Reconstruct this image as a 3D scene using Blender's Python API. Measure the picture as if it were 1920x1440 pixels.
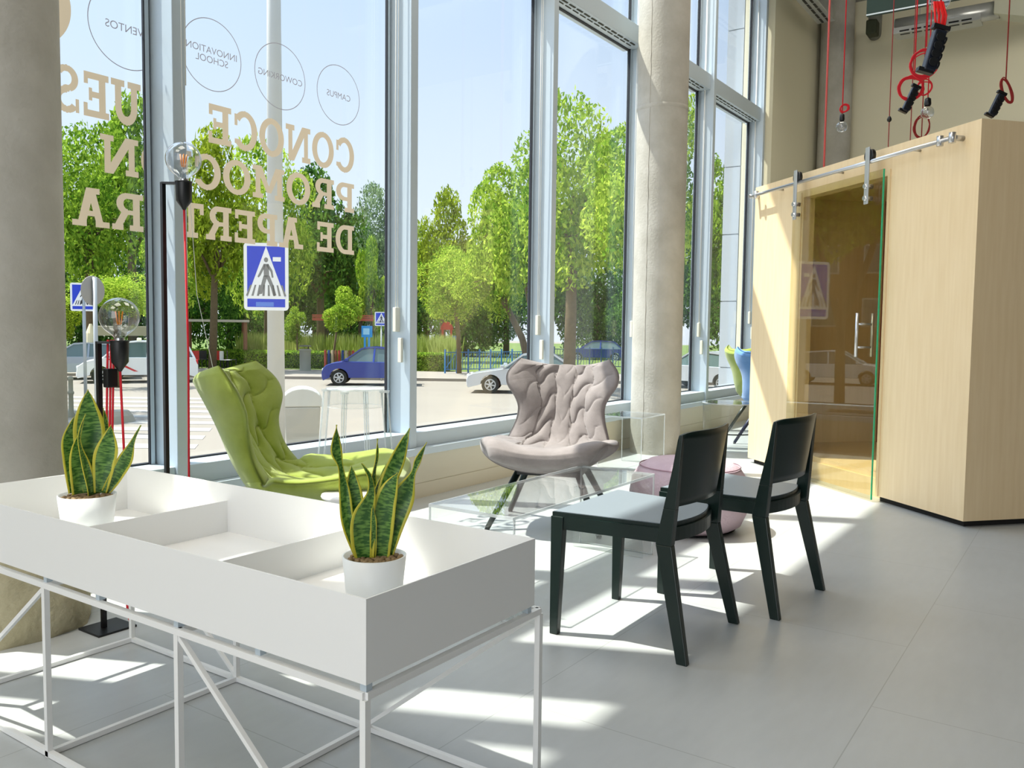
import bpy, bmesh, math, random
from mathutils import Vector, Matrix, Euler
random.seed(7)
for o in list(bpy.data.objects): bpy.data.objects.remove(o)
SC = bpy.context.scene
COL = SC.collection
PI = math.pi
# ---------------------------------------------------------------- camera, sky, sun, exposure
CAMZ = 1.15
RGT = Vector((0.566, -0.825, 0.012)); DWN = Vector((-0.047, -0.046, -0.998)); 
RGT.normalize(); DWN = (DWN - RGT * DWN.dot(RGT)).normalized(); FWD = RGT.cross(DWN)
cd = bpy.data.cameras.new('camera'); cam = bpy.data.objects.new('camera', cd); COL.objects.link(cam)
cd.sensor_width = 36; cd.lens = 30.0; cd.clip_start = 0.05; cd.clip_end = 400
m = Matrix((RGT, -DWN, -FWD)).transposed().to_4x4(); m.translation = Vector((0, 0, CAMZ))
cam.matrix_world = m
SC.camera = cam

SUN = Vector((0.225, -0.5, -1.0)).normalized()
SUN_POWER = 8.0
SKY_POWER = 1.0
EXPOSURE = 0.3
w = bpy.data.worlds.new('world'); SC.world = w; w.use_nodes = True
nt = w.node_tree; nt.nodes.clear()
wo = nt.nodes.new('ShaderNodeOutputWorld'); bg = nt.nodes.new('ShaderNodeBackground')
# hazy summer sky: pale at the horizon, bluer overhead, brighter around the sun
tc = nt.nodes.new('ShaderNodeTexCoord'); sx_ = nt.nodes.new('ShaderNodeSeparateXYZ'); nt.links.new(tc.outputs['Generated'], sx_.inputs[0])
rp = nt.nodes.new('ShaderNodeValToRGB'); nt.links.new(sx_.outputs[2], rp.inputs[0]); e = rp.color_ramp.elements
e[0].position = 0.0; e[0].color = (0.80, 0.86, 0.95, 1); e[1].position = 1.0; e[1].color = (0.50, 0.60, 0.78, 1)
k = rp.color_ramp.elements.new(0.12); k.color = (0.74, 0.83, 0.96, 1); k = rp.color_ramp.elements.new(0.36); k.color = (0.56, 0.70, 0.93, 1)
dt = nt.nodes.new('ShaderNodeVectorMath'); dt.operation = 'DOT_PRODUCT'; dt.inputs[1].default_value = -SUN; nt.links.new(tc.outputs['Generated'], dt.inputs[0])
mxm = nt.nodes.new('ShaderNodeMath'); mxm.operation = 'MAXIMUM'; mxm.inputs[1].default_value = 0; nt.links.new(dt.outputs['Value'], mxm.inputs[0])
pw = nt.nodes.new('ShaderNodeMath'); pw.operation = 'POWER'; pw.inputs[1].default_value = 7; nt.links.new(mxm.outputs[0], pw.inputs[0])
gm = nt.nodes.new('ShaderNodeMath'); gm.operation = 'MULTIPLY_ADD'; gm.inputs[1].default_value = 4.0; gm.inputs[2].default_value = 1.0; nt.links.new(pw.outputs[0], gm.inputs[0])
sc_ = nt.nodes.new('ShaderNodeVectorMath'); sc_.operation = 'SCALE'; nt.links.new(rp.outputs[0], sc_.inputs[0]); nt.links.new(gm.outputs[0], sc_.inputs['Scale'])
nt.links.new(sc_.outputs[0], bg.inputs[0]); bg.inputs[1].default_value = SKY_POWER
nt.links.new(bg.outputs[0], wo.inputs[0])
sl = bpy.data.lights.new('sun', 'SUN'); sl.energy = SUN_POWER; sl.angle = math.radians(0.7); sl.color = (1.0, 0.96, 0.88)
so = bpy.data.objects.new('sun', sl); COL.objects.link(so)
so.rotation_euler = SUN.to_track_quat('-Z', 'Y').to_euler(); so.location = (0, 20, 30)
FILL_POWER = 52  # overhead fill lights added to brighten the interior, no fixtures modelled
for i, (lx, ly) in enumerate(((-2.2, 2.3), (0.8, 2.3), (4.6, 2.3), (8.4, 2.3))):
    al = bpy.data.lights.new('overhead_fill', 'AREA'); al.shape = 'SQUARE'; al.size = 2.0; al.energy = FILL_POWER; al.color = (1.0, 0.93, 0.82)
    ao = bpy.data.objects.new('overhead_fill', al); COL.objects.link(ao); ao.location = (lx, ly, 5.9)
wl = bpy.data.lights.new('far_wall_fill', 'AREA'); wl.shape = 'RECTANGLE'; wl.size = 1; wl.size_y = 3; wl.energy = 48; wl.color = (1.0, 0.95, 0.84)  # added fill light that lifts the far wall, not a real fixture
wlo = bpy.data.objects.new('far_wall_fill', wl); COL.objects.link(wlo); wlo.location = (10.2, -1.2, 5.75); wlo.rotation_euler = (0, -PI/2 + 0.35, 0)
# added fill light at the open side, left of the camera, boosting the daylight
dl = bpy.data.lights.new('side_fill', 'AREA'); dl.shape = 'RECTANGLE'; dl.size = 8; dl.size_y = 4.5; dl.energy = 190; dl.color = (1.0, 0.96, 0.89)
do = bpy.data.objects.new('side_fill', dl); COL.objects.link(do); do.location = (-5.5, -1.2, 2.8); do.rotation_euler = (0, -PI/2, 0)
SC.view_settings.view_transform = 'Standard'; SC.view_settings.look = 'None'
SC.view_settings.exposure = EXPOSURE; SC.view_settings.gamma = 1; SC.view_settings.use_curve_mapping = False

# ---------------------------------------------------------------- materials
def lin(r, g, b):
    f = lambda c: (c / 255 / 12.92) if c / 255 <= 0.04045 else ((c / 255 + 0.055) / 1.055) ** 2.4
    return (f(r), f(g), f(b), 1)
MATS = {}
def mat(name, col, rough=0.6, metal=0.0, noise=None, bump=None, spec=0.5, coat=0.0, sub=0):
    """noise=(scale, amount, second colour), bump=(scale, strength)"""
    if name in MATS: return MATS[name]
    m = bpy.data.materials.new(name); m.use_nodes = True; MATS[name] = m
    t = m.node_tree; p = t.nodes['Principled BSDF']
    p.inputs['Base Color'].default_value = lin(*col); p.inputs['Roughness'].default_value = rough
    p.inputs['Metallic'].default_value = metal; p.inputs['Specular IOR Level'].default_value = spec
    p.inputs['Coat Weight'].default_value = coat
    tc = t.nodes.new('ShaderNodeTexCoord')
    if noise:
        n = t.nodes.new('ShaderNodeTexNoise'); n.inputs['Scale'].default_value = noise[0]; n.inputs['Detail'].default_value = 6
        n.inputs['Roughness'].default_value = 0.6
        t.links.new(tc.outputs['Object'], n.inputs['Vector'])
        r = t.nodes.new('ShaderNodeValToRGB'); r.color_ramp.elements[0].position = 0.5 - noise[1]; r.color_ramp.elements[1].position = 0.5 + noise[1]
        r.color_ramp.elements[0].color = lin(*col); r.color_ramp.elements[1].color = lin(*noise[2])
        t.links.new(n.outputs['Fac'], r.inputs['Fac']); t.links.new(r.outputs['Color'], p.inputs['Base Color'])
    if bump:
        n = t.nodes.new('ShaderNodeTexNoise'); n.inputs['Scale'].default_value = bump[0]; n.inputs['Detail'].default_value = 5
        t.links.new(tc.outputs['Object'], n.inputs['Vector'])
        b = t.nodes.new('ShaderNodeBump'); b.inputs['Strength'].default_value = bump[1]; b.inputs['Distance'].default_value = 0.02
        t.links.new(n.outputs['Fac'], b.inputs['Height']); t.links.new(b.outputs['Normal'], p.inputs['Normal'])
    return m
def clear(name, tint=(255, 255, 255), ior=1.45, gain=1.0, rough=0.0, base=0.0):
    """thin clear pane: straight-through transmission plus a Fresnel reflection"""
    if name in MATS: return MATS[name]
    m = bpy.data.materials.new(name); m.use_nodes = True; MATS[name] = m
    t = m.node_tree; t.nodes.clear()
    o = t.nodes.new('ShaderNodeOutputMaterial'); mx = t.nodes.new('ShaderNodeMixShader')
    tr = t.nodes.new('ShaderNodeBsdfTransparent'); tr.inputs[0].default_value = lin(*tint)
    gl = t.nodes.new('ShaderNodeBsdfGlossy'); gl.inputs['Roughness'].default_value = rough
    fr = t.nodes.new('ShaderNodeFresnel'); ge = t.nodes.new('ShaderNodeNewGeometry'); mi = t.nodes.new('ShaderNodeMapRange')
    mi.inputs[3].default_value = ior; mi.inputs[4].default_value = 1/ior; t.links.new(ge.outputs['Backfacing'], mi.inputs[0]); t.links.new(mi.outputs[0], fr.inputs[0])
    mu = t.nodes.new('ShaderNodeMath'); mu.operation = 'MULTIPLY_ADD'; mu.inputs[1].default_value = gain; mu.inputs[2].default_value = base; mu.use_clamp = True
    t.links.new(fr.outputs[0], mu.inputs[0]); t.links.new(mu.outputs[0], mx.inputs[0])
    t.links.new(tr.outputs[0], mx.inputs[1]); t.links.new(gl.outputs[0], mx.inputs[2]); t.links.new(mx.outputs[0], o.inputs[0])
    return m
def leafmat(name, c1, c2, scale=0.6):
    if name in MATS: return MATS[name]
    m = bpy.data.materials.new(name); m.use_nodes = True; MATS[name] = m
    t = m.node_tree; t.nodes.clear()
    o = t.nodes.new('ShaderNodeOutputMaterial'); mx = t.nodes.new('ShaderNodeMixShader')
    d = t.nodes.new('ShaderNodeBsdfDiffuse'); tl = t.nodes.new('ShaderNodeBsdfTranslucent')
    ge = t.nodes.new('ShaderNodeNewGeometry'); n = t.nodes.new('ShaderNodeTexWhiteNoise')
    n2 = t.nodes.new('ShaderNodeTexNoise'); n2.inputs['Scale'].default_value = scale
    t.links.new(ge.outputs['Position'], n2.inputs['Vector'])
    ad = t.nodes.new('ShaderNodeMath'); ad.operation = 'ADD'
    mu = t.nodes.new('ShaderNodeMath'); mu.operation = 'MULTIPLY_ADD'; mu.inputs[1].default_value = 0.5; mu.inputs[2].default_value = -0.25
    t.links.new(ge.outputs['Random Per Island'], mu.inputs[0])
    t.links.new(n2.outputs['Fac'], ad.inputs[0]); t.links.new(mu.outputs[0], ad.inputs[1])
    r = t.nodes.new('ShaderNodeValToRGB'); r.color_ramp.elements[0].position = 0.3; r.color_ramp.elements[1].position = 0.7
    r.color_ramp.elements[0].color = lin(*c1); r.color_ramp.elements[1].color = lin(*c2)
    t.links.new(ad.outputs[0], r.inputs[0])
    t.links.new(r.outputs[0], d.inputs[0]); t.links.new(r.outputs[0], tl.inputs[0]); mx.inputs[0].default_value = 0.38
    t.links.new(d.outputs[0], mx.inputs[1]); t.links.new(tl.outputs[0], mx.inputs[2]); t.links.new(mx.outputs[0], o.inputs[0])
    return m

# ---------------------------------------------------------------- mesh helpers
class MB:
    def __init__(s): s.v = []; s.f = []; s.uv = None; s.sm = []
    def add(s, vs, fs, smooth=False):
        n = len(s.v); s.v += [tuple(x) for x in vs]; s.f += [tuple(i + n for i in f) for f in fs]; s.sm += [smooth] * len(fs); return s
    def box(s, x0, x1, y0, y1, z0, z1):
        return s.add([(x0,y0,z0),(x1,y0,z0),(x1,y1,z0),(x0,y1,z0),(x0,y0,z1),(x1,y0,z1),(x1,y1,z1),(x0,y1,z1)],
                     [(0,3,2,1),(4,5,6,7),(0,1,5,4),(1,2,6,5),(2,3,7,6),(3,0,4,7)])
    def hexa(s, a, b):   # a: four lower points, b: four upper points
        return s.add(list(a) + list(b), [(0,3,2,1),(4,5,6,7),(0,1,5,4),(1,2,6,5),(2,3,7,6),(3,0,4,7)])
    def bar(s, p, q, w, d=None, up=(0,0,1), w2=None, d2=None):  # rectangular bar p->q
        p = Vector(p); q = Vector(q); d = d or w; w2 = w2 or w; d2 = d2 or d
        a = (q - p).normalized(); u = Vector(up)
        if abs(a.dot(u)) > 0.95: u = Vector((0, 1, 0))
        x = a.cross(u).normalized(); y = x.cross(a)
        c = [(-1,-1),(1,-1),(1,1),(-1,1)]
        return s.hexa([p + x*i*w/2 + y*j*d/2 for i, j in c], [q + x*i*w2/2 + y*j*d2/2 for i, j in c])
    def tube(s, pts, r, n=10, cap=True, closed=False):
        pts = [Vector(p) for p in pts]; k = len(pts); rr = r if isinstance(r, (list, tuple)) else [r] * k
        ref = None; vs = []
        for i, p in enumerate(pts):
            if closed: a = (pts[(i+1) % k] - pts[i-1])
            else: a = (pts[min(i+1, k-1)] - pts[max(i-1, 0)])
            a.normalize()
            if ref is None:
                ref = Vector((0,0,1)) if abs(a.z) < 0.9 else Vector((1,0,0))
            x = (ref - a * ref.dot(a)).normalized(); y = a.cross(x); ref = x
            vs += [p + (x * math.cos(2*PI*j/n) + y * math.sin(2*PI*j/n)) * rr[i] for j in range(n)]
        fs = []
        for i in range(k if closed else k - 1):
            i2 = (i + 1) % k
            for j in range(n):
                j2 = (j + 1) % n; fs.append((i*n+j, i*n+j2, i2*n+j2, i2*n+j))
        s.add(vs, fs, True)
        if cap and not closed:
            b = len(s.v) - len(vs)
            s.f += [tuple(b + j for j in reversed(range(n))), tuple(b + (k-1)*n + j for j in range(n))]; s.sm += [False, False]
        return s
    def lathe(s, prof, c=(0,0,0), n=32, smooth=True, axis=None):
        vs = []; fs = []
        R = Matrix.Identity(3) if axis is None else Vector((0,0,1)).rotation_difference(Vector(axis)).to_matrix()
        for r, z in prof:
            for j in range(n):
                a = 2*PI*j/n; vs.append(Vector(c) + R @ Vector((r*math.cos(a), r*math.sin(a), z)))
        for i in range(len(prof)-1):
            for j in range(n):
                j2 = (j+1) % n; fs.append((i*n+j, i*n+j2, (i+1)*n+j2, (i+1)*n+j))
        return s.add(vs, fs, smooth)
    def prism(s, poly, a, b, T=None):  # poly in (p,q), extruded a..b ; T maps (p,q,r)->xyz
        T = T or (lambda p, q, r: (p, q, r)); n = len(poly)
        vs = [T(p, q, a) for p, q in poly] + [T(p, q, b) for p, q in poly]
        return s.add(vs, [tuple(reversed(range(n))), tuple(range(n, 2*n))] + [(i, (i+1) % n, n+(i+1) % n, n+i) for i in range(n)])
    def grid(s, P, nu, nv, closed_u=False):
        vs = [P(i, j) for j in range(nv) for i in range(nu)]; fs = []
        for j in range(nv-1):
            for i in range(nu if closed_u else nu-1):
                i2 = (i+1) % nu; fs.append((j*nu+i, j*nu+i2, (j+1)*nu+i2, (j+1)*nu+i))
        return s.add(vs, fs, True)
    def mesh(s, name):
        me = bpy.data.meshes.new(name); me.from_pydata(s.v, [], s.f); me.update()
        me.polygons.foreach_set('use_smooth', s.sm)
        if s.uv:
            ul = me.uv_layers.new(name='UVMap')
            for l in me.loops: ul.data[l.index].uv = s.uv[l.vertex_index]
        return me
    def build(s, name, material, parent=None, world=False, bevel=0, subsurf=0):
        if world and parent is not None:
            iv = Matrix.Translation(parent.location).inverted() if not any(parent.rotation_euler) else parent.matrix_basis.inverted()
            s.v = [tuple(iv @ Vector(v)) for v in s.v]
        me = s.mesh(name); me.materials.append(material)
        o = bpy.data.objects.new(name, me); COL.objects.link(o)
        if parent is not None: o.parent = parent
        if bevel:
            b = o.modifiers.new('bevel', 'BEVEL'); b.width = bevel; b.segments = 2; b.limit_method = 'ANGLE'; b.angle_limit = 0.7
        return o
def tag(o, label=None, cat=None, group=None, kind=None):
    if label: o['label'] = label
    if cat: o['category'] = cat
    if group: o['group'] = group
    if kind: o['kind'] = kind
    return o
def thing(name, label, cat, loc=(0,0,0), rz=0, group=None, kind=None):
    o = bpy.data.objects.new(name, None); COL.objects.link(o); o.location = loc; o.rotation_euler = (0, 0, rz); o.empty_display_size = 0.1
    return tag(o, label, cat, group, kind)
def dup(o, parent=None, m=None):
    c = o.copy(); COL.objects.link(c); c.parent = parent
    for ch in [x for x in COL.objects if x.parent == o]: dup(ch, c)
    return c
def struct(name, mb, m, **k): return tag(mb.build(name, m, **k), kind='structure')
def az(px, d, z=0.0):
    """a spot d metres away from the camera, in the direction of column px of the photograph"""
    r = RGT * (px - 960) + DWN * (-110) + FWD * 1600; r.z = 0; r.normalize(); return Vector((r.x * d, r.y * d, z))

def spot(px, row, d):
    """the point d metres away (measured along the ground) on the sight line through a place in the photograph"""
    r = RGT * (px - 960) + DWN * (row - 720) + FWD * 1600; k = d / math.hypot(r.x, r.y); return Vector((r.x * k, r.y * k, CAMZ + r.z * k))

# ---------------------------------------------------------------- material set
M_floor = mat('vinyl floor', (186, 189, 189), 0.34, noise=(2.2, 0.35, (175, 178, 176)), spec=0.45)
def _floor():
    t = M_floor.node_tree; p = t.nodes['Principled BSDF']
    tc = t.nodes.new('ShaderNodeTexCoord')
    br = t.nodes.new('ShaderNodeTexBrick'); br.inputs['Scale'].default_value = 1.0; br.offset = 0.5
    br.inputs['Brick Width'].default_value = 1.22; br.inputs['Row Height'].default_value = 0.91; br.inputs['Mortar Size'].default_value = 0.0016
    br.inputs['Mortar Smooth'].default_value = 0.0
    br.inputs['Color1'].default_value = (1,1,1,1); br.inputs['Color2'].default_value = (0.97,0.97,0.97,1); br.inputs['Mortar'].default_value = (0.72,0.72,0.70,1)
    mp = t.nodes.new('ShaderNodeMapping'); mp.inputs['Location'].default_value = (0.3, 0.385, 0)
    t.links.new(tc.outputs['Object'], mp.inputs[0]); t.links.new(mp.outputs[0], br.inputs['Vector'])
    fine = t.nodes.new('ShaderNodeTexNoise'); fine.inputs['Scale'].default_value = 14; fine.inputs['Detail'].default_value = 8
    mp2 = t.nodes.new('ShaderNodeMapping'); mp2.inputs['Scale'].default_value = (0.5, 2.0, 1)
    t.links.new(tc.outputs['Object'], mp2.inputs[0]); t.links.new(mp2.outputs[0], fine.inputs['Vector'])
    rr = t.nodes.new('ShaderNodeMapRange'); rr.inputs[3].default_value = 0.93; rr.inputs[4].default_value = 1.05
    t.links.new(fine.outputs['Fac'], rr.inputs[0])
    src = p.inputs['Base Color'].links[0].from_socket
    m1 = t.nodes.new('ShaderNodeMix'); m1.data_type = 'RGBA'; m1.blend_type = 'MULTIPLY'; m1.inputs[0].default_value = 1
    t.links.new(src, m1.inputs[6]); t.links.new(br.outputs['Color'], m1.inputs[7])
    m2 = t.nodes.new('ShaderNodeMix'); m2.data_type = 'RGBA'; m2.blend_type = 'MULTIPLY'; m2.inputs[0].default_value = 1
    t.links.new(m1.outputs[2], m2.inputs[6]); t.links.new(rr.outputs[0], m2.inputs[7]); t.links.new(m2.outputs[2], p.inputs['Base Color'])
_floor()
M_conc = mat('raw concrete', (164, 160, 149), 0.85, noise=(3.5, 0.22, (190, 187, 178)), bump=(48, 0.16))
M_rockc = mat('rough concrete foot', (150, 142, 112), 0.95, noise=(5, 0.2, (186, 178, 150)), bump=(14, 1.0))
M_wall = mat('beige plaster wall', (228, 221, 194), 0.9, bump=(60, 0.05))
M_cream = mat('cream sill wall', (224, 216, 194), 0.6)
M_alu = mat('pale grey window aluminium', (190, 203, 212), 0.42, 0.15)
M_white = mat('white lacquered steel', (238, 238, 236), 0.38)
M_black = mat('black metal', (14, 16, 18), 0.4)
M_gask = mat('black rubber', (16, 20, 30), 0.6)
M_red = mat('red textile cord', (205, 22, 40), 0.7)
M_dred = mat('dark red textile cord', (140, 30, 30), 0.7)
M_steel = mat('brushed steel', (205, 205, 205), 0.28, 0.9)
M_zinc = mat('galvanised duct', (206, 208, 206), 0.28, 0.5, noise=(6, 0.3, (180, 182, 182)))
M_glass = clear('window glass', (252, 254, 253), 1.45, 0.8)
M_door = clear('door glass', (244, 242, 230), 1.5, 1.1)
M_edge = mat('green glass edge', (40, 170, 120), 0.15)
M_acr = clear('clear acrylic', (250, 252, 252), 1.45, 1.0, base=0.012)
def acre():
    m = bpy.data.materials.new('polished acrylic edge'); m.use_nodes = True; t = m.node_tree; p = t.nodes['Principled BSDF']; p.inputs['Base Color'].default_value = (.86, .9, .92, 1); p.inputs['Roughness'].default_value = .15
    tr = t.nodes.new('ShaderNodeBsdfTransparent'); ms = t.nodes.new('ShaderNodeMixShader'); ms.inputs[0].default_value = .42
    t.links.new(tr.outputs[0], ms.inputs[1]); t.links.new(p.outputs[0], ms.inputs[2]); t.links.new(ms.outputs[0], t.nodes['Material Output'].inputs[0]); return m
M_acre = acre()
M_bulb = clear('bulb glass', (240, 243, 246), 1.5, 2.2, base=0.03)
M_fil = mat('amber filament', (255, 150, 40), 0.4)
def film(name, col, k):
    m = mat(name, col, 0.8); t = m.node_tree; p = t.nodes['Principled BSDF']; tl = t.nodes.new('ShaderNodeBsdfTranslucent'); tl.inputs[0].default_value = lin(*col)
    ms = t.nodes.new('ShaderNodeMixShader'); ms.inputs[0].default_value = k; t.links.new(p.outputs[0], ms.inputs[1]); t.links.new(tl.outputs[0], ms.inputs[2]); t.links.new(ms.outputs[0], t.nodes['Material Output'].inputs[0]); return m
M_film = film('beige window lettering', (196, 180, 156), 0.34); M_film2 = film('grey window lettering', (150, 148, 154), 0.3)
M_ply = mat('birch plywood', (226, 205, 164), 0.45)
def _ply():
    t = M_ply.node_tree; p = t.nodes['Principled BSDF']; tc = t.nodes.new('ShaderNodeTexCoord')
    mp = t.nodes.new('ShaderNodeMapping'); mp.inputs['Scale'].default_value = (18, 18, 1.2)
    n = t.nodes.new('ShaderNodeTexNoise'); n.inputs['Scale'].default_value = 2.0; n.inputs['Detail'].default_value = 8
    t.links.new(tc.outputs['Object'], mp.inputs[0]); t.links.new(mp.outputs[0], n.inputs['Vector'])
    r = t.nodes.new('ShaderNodeValToRGB'); r.color_ramp.elements[0].color = lin(228, 202, 158); r.color_ramp.elements[1].color = lin(235, 211, 170)
    r.color_ramp.elements[0].position = 0.3; r.color_ramp.elements[1].position = 0.7
    t.links.new(n.outputs['Fac'], r.inputs[0]); t.links.new(r.outputs[0], p.inputs['Base Color'])
_ply()

# ---------------------------------------------------------------- the room
XM = [0.40, 0.79, 2.505, 4.22, 5.94, 7.655, 9.365, 11.09]
ZT = 5.92; YG = 3.9; CEIL = 6.05
struct('floor', MB().box(-6, 13.7, -6, 3.99, -0.2, 0), M_floor)
struct('ceiling', MB().box(-6, 13.8, -6, 4.2, CEIL, CEIL + 0.2), mat('grey ceiling', (150, 150, 146), 0.9))
struct('wall_right', MB().box(13.6, 13.8, -6, 4.1, 0, CEIL), M_wall)
struct('wall_back', MB().box(-6, 13.6, -6.2, -6, 0, CEIL), mat('dark grey wall', (92, 90, 84), 0.9))
struct('wall_sun_block', MB().box(-6, 0.40, 3.67, 4.0, 0, CEIL), M_wall)  # unseen solid wall, added to keep sun streaks off the planter
struct('wall_corner', MB().box(11.28, 13.6, 3.65, 4.05, 0, CEIL), M_wall)
mb = MB().box(0.4, 11.28, 3.73, 3.99, 0, 0.103 - 0.003); mb.box(0.4, 11.28, 3.735, 3.99, 0.1, 0.106); mb.box(0.4, 11.28, 3.73, 3.99, 0.106, 0.305)
struct('wall_window', mb, M_cream)
struct('trim_1', MB().box(0.4, 11.28, 3.665, 3.99, 0.305, 0.352), M_alu, bevel=0.004)
struct('trim_2', MB().box(0.4, 11.28, 3.72, 4.05, ZT, CEIL), M_alu)
n = 0
for i in range(len(XM)):
    x0 = XM[i]; x1 = XM[i+1] if i + 1 < len(XM) else 11.28
    n += 1
    fr = MB()
    fr.box(x0, x0 + 0.07, 3.70, 3.925, 0.352, ZT)                      # mullion on the left of the bay
    fr.box(x0 + 0.07, x1, 3.72, 3.93, 0.352, 0.45)                    # bottom rail
    fr.box(x0 + 0.07, x1, 3.74, 3.97, 3.87, 4.04)                     # transom
    wdw = thing('window_%d' % n, None, None, (x0, YG, 0.352), kind='structure')
    fr.build('window_frame', M_alu, wdw, world=True, bevel=0.004)
    gk = MB()
    for xa, xb in ((x0 + 0.07, x0 + 0.082), (x1 - 0.012, x1)):
        gk.box(xa, xb, 3.885, 3.915, 0.452, ZT)
    gk.box(x0 + 0.07, x1, 3.885, 3.915, 0.45, 0.458); gk.box(x0 + 0.07, x1, 3.885, 3.915, 3.862, 3.87)
    gk.box(x1 - 0.04, x1 - 0.034, 3.87, 3.885, 0.452, ZT)
    gk.build('window_gasket', M_gask, wdw, world=True)
    bd = MB(); bd.box(x1 - 0.034, x1 - 0.012, 3.87, 3.885, 0.452, ZT); bd.box(x0 + 0.082, x0 + 0.104, 3.87, 3.885, 0.452, ZT)
    bd.build('glazing_bead', M_alu, wdw, world=True)
    gl = MB(); gl.box(x0 + 0.082, x1 - 0.012, 3.895, 3.905, 0.458, 3.862); gl.build('window_pane', M_glass, wdw, world=True)
    gl = MB(); gl.box(x0 + 0.082, x1 - 0.012, 3.895, 3.905, 4.04, ZT); gl.build('window_pane', M_glass, wdw, world=True)
    if x1 - x0 > 1:
        v = MB(); k = 0; xx = x0 + 0.12
        while xx < x1 - 0.1:
            v.box(xx, min(xx + 0.09, x1 - 0.06), 3.775, 3.79, 3.864, 3.8695); v.box(xx, min(xx + 0.09, x1 - 0.06), 3.82, 3.828, 3.864, 3.8695); xx += 0.125
        v.build('vent_slot', mat('dark vent', (60, 62, 50), 0.8), wdw, world=True)
# columns
def column(x, y, label, foot=False, seam=None):
    t = thing('concrete_column', label, 'column', (x, y, 0), group=None)
    MB().lathe([(0.233, 0.0), (0.233, CEIL - 0.001)], n=64).build('shaft', M_conc, t)
    j = MB().lathe([(0.2335, 3.16), (0.2375, 3.17), (0.2375, 3.19), (0.2335, 3.2)], n=64); j.build('joint_ring', M_conc, t)
    if seam is not None:
        rnd = random.Random(9); a0 = seam; pts = []
        for k in range(120): ang = a0 + rnd.uniform(-.012, .012); pts.append((.234*math.cos(ang), .234*math.sin(ang), .03 + k*.05))
        MB().tube(pts, [rnd.uniform(.001, .004) for _ in pts], 6).build('mould_seam', M_conc, t)
    if foot:
        pr = [(0.30, 0.0), (0.305, 0.03), (0.30, 0.12), (0.275, 0.22), (0.25, 0.28), (0.236, 0.31)]
        mb = MB(); nn = 48
        def P(i, j):
            a = 2*PI*i/nn; r, z = pr[j]; r += 0.008*math.sin(5*a + j) + 0.006*math.sin(11*a + 2*j); r = max(r, 0.235)
            return (r*math.cos(a), r*math.sin(a), z)
        mb.grid(P, nn, len(pr), True); mb.build('rough_foot', M_rockc, t)
    return t
column(1.545, 3.40, 'raw concrete column at the left edge, with a lumpy rough foot behind the white planter', True)
column(7.40, 3.42, 'raw concrete column standing between the grey armchair and the plywood booth', seam=math.atan2(-3.42, -7.40) - .5)
column(13.33, 3.38, 'dark concrete column in the far corner above the plywood booth')

# blind chains and tensioners on the mullions
def blind_chain(x, y, zlow, label, wide=0.02):
    t = thing('blind_chain', label, 'blind chain', (x, y, zlow), group=None)
    c = MB(); c.tube([(0, 0, 0.06), (-0.006, 0, 1.5), (0, 0, 5.4 - zlow)], 0.0035, 6); c.tube([(wide, 0, 0.06), (wide, 0, 5.4 - zlow)], 0.0035, 6)
    c.tube([(0, 0, 0.06), (wide*0.2, 0, 0.035), (wide*0.8, 0, 0.035), (wide, 0, 0.06)], 0.0035, 6)
    c.build('chain', mat('white plastic bead chain', (225, 225, 220), 0.5), t)
    MB().box(-0.012, wide + 0.012, -0.012, 0.016, 0.0, 0.16).build('tensioner', mat('off-white plastic', (222, 220, 205), 0.5), t, bevel=0.004)
    MB().box(-0.004, 0.018, -0.052, -0.022, -0.20, -0.04).build('bracket', MATS['off-white plastic'], t, bevel=0.003)
    return t
blind_chain(4.19, 3.80, 1.12, 'white blind chain hanging on the post right of the clear stool')
blind_chain(5.91, 3.80, 1.10, 'white blind chain hanging on the post just left of the grey armchair')
blind_chain(7.625, 3.80, 1.08, 'white blind chain on the post left of the middle concrete column')
blind_chain(9.335, 3.80, 1.08, 'white blind chain on the post right of the middle concrete column')
blind_chain(11.06, 3.80, 1.25, 'white blind chain on the farthest post, above the far green armchair')
t = thing('blind_chain', 'thin white blind chain running down the post behind the tall black lamp', 'blind chain', (2.55, 3.68, 0.4))
c = MB(); c.tube([(-0.01, 0, 5.0), (-0.01, 0, 1.9), (0.06, 0, 0.9), (0.18, -0.05, 0.25), (0.26, -0.06, 0.02)], 0.0016, 6); c.tube([(0.012, 0, 5.0), (0.012, 0, 1.9)], 0.003, 6)
c.build('chain', MATS['white plastic bead chain'], t)
# ceiling diffuser, duct, baffle
d = MB(); d.box(9.5, 12.4, 3.18, 3.42, 5.42, 5.62)
t = thing('slot_diffuser', 'grey slotted air diffuser under the ceiling beside the far corner column', 'air vent', (10.9, 3.3, 5.42))
d.build('casing', M_zinc, t, world=True, bevel=0.01)
s_ = MB()
for k in range(14):
    for yy in (3.24, 3.32): s_.box(9.6 + k*0.2, 9.76 + k*0.2, yy, yy + 0.03, 5.414, 5.4195)
s_.build('slot', M_black, t, world=True)
MB().tube([(9.6, 3.5, 5.85), (12.4, 3.5, 5.85)], 0.1, 16).build('supply_pipe', M_zinc, t, world=True)
t = thing('air_duct', 'shiny galvanised air duct with slots along the far beige wall', 'air duct', (12.9, 1.9, 5.3))
MB().tube([(12.9, 2.5, 5.35), (12.9, 1.25, 5.35)], 0.115, 24).build('duct_pipe', M_zinc, t, world=True)
MB().box(12.75, 13.05, 1.45, 2.5, 5.22, 5.30).build('grille_body', M_zinc, t, world=True)
s_ = MB()
for k in range(6): s_.box(12.744, 12.749, 1.55 + k*0.15, 1.67 + k*0.15, 5.235, 5.255); s_.box(12.80 , 12.83, 1.55 + k*0.15, 1.67 + k*0.15, 5.214, 5.219)
s_.build('slot', M_black, t, world=True)
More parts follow.
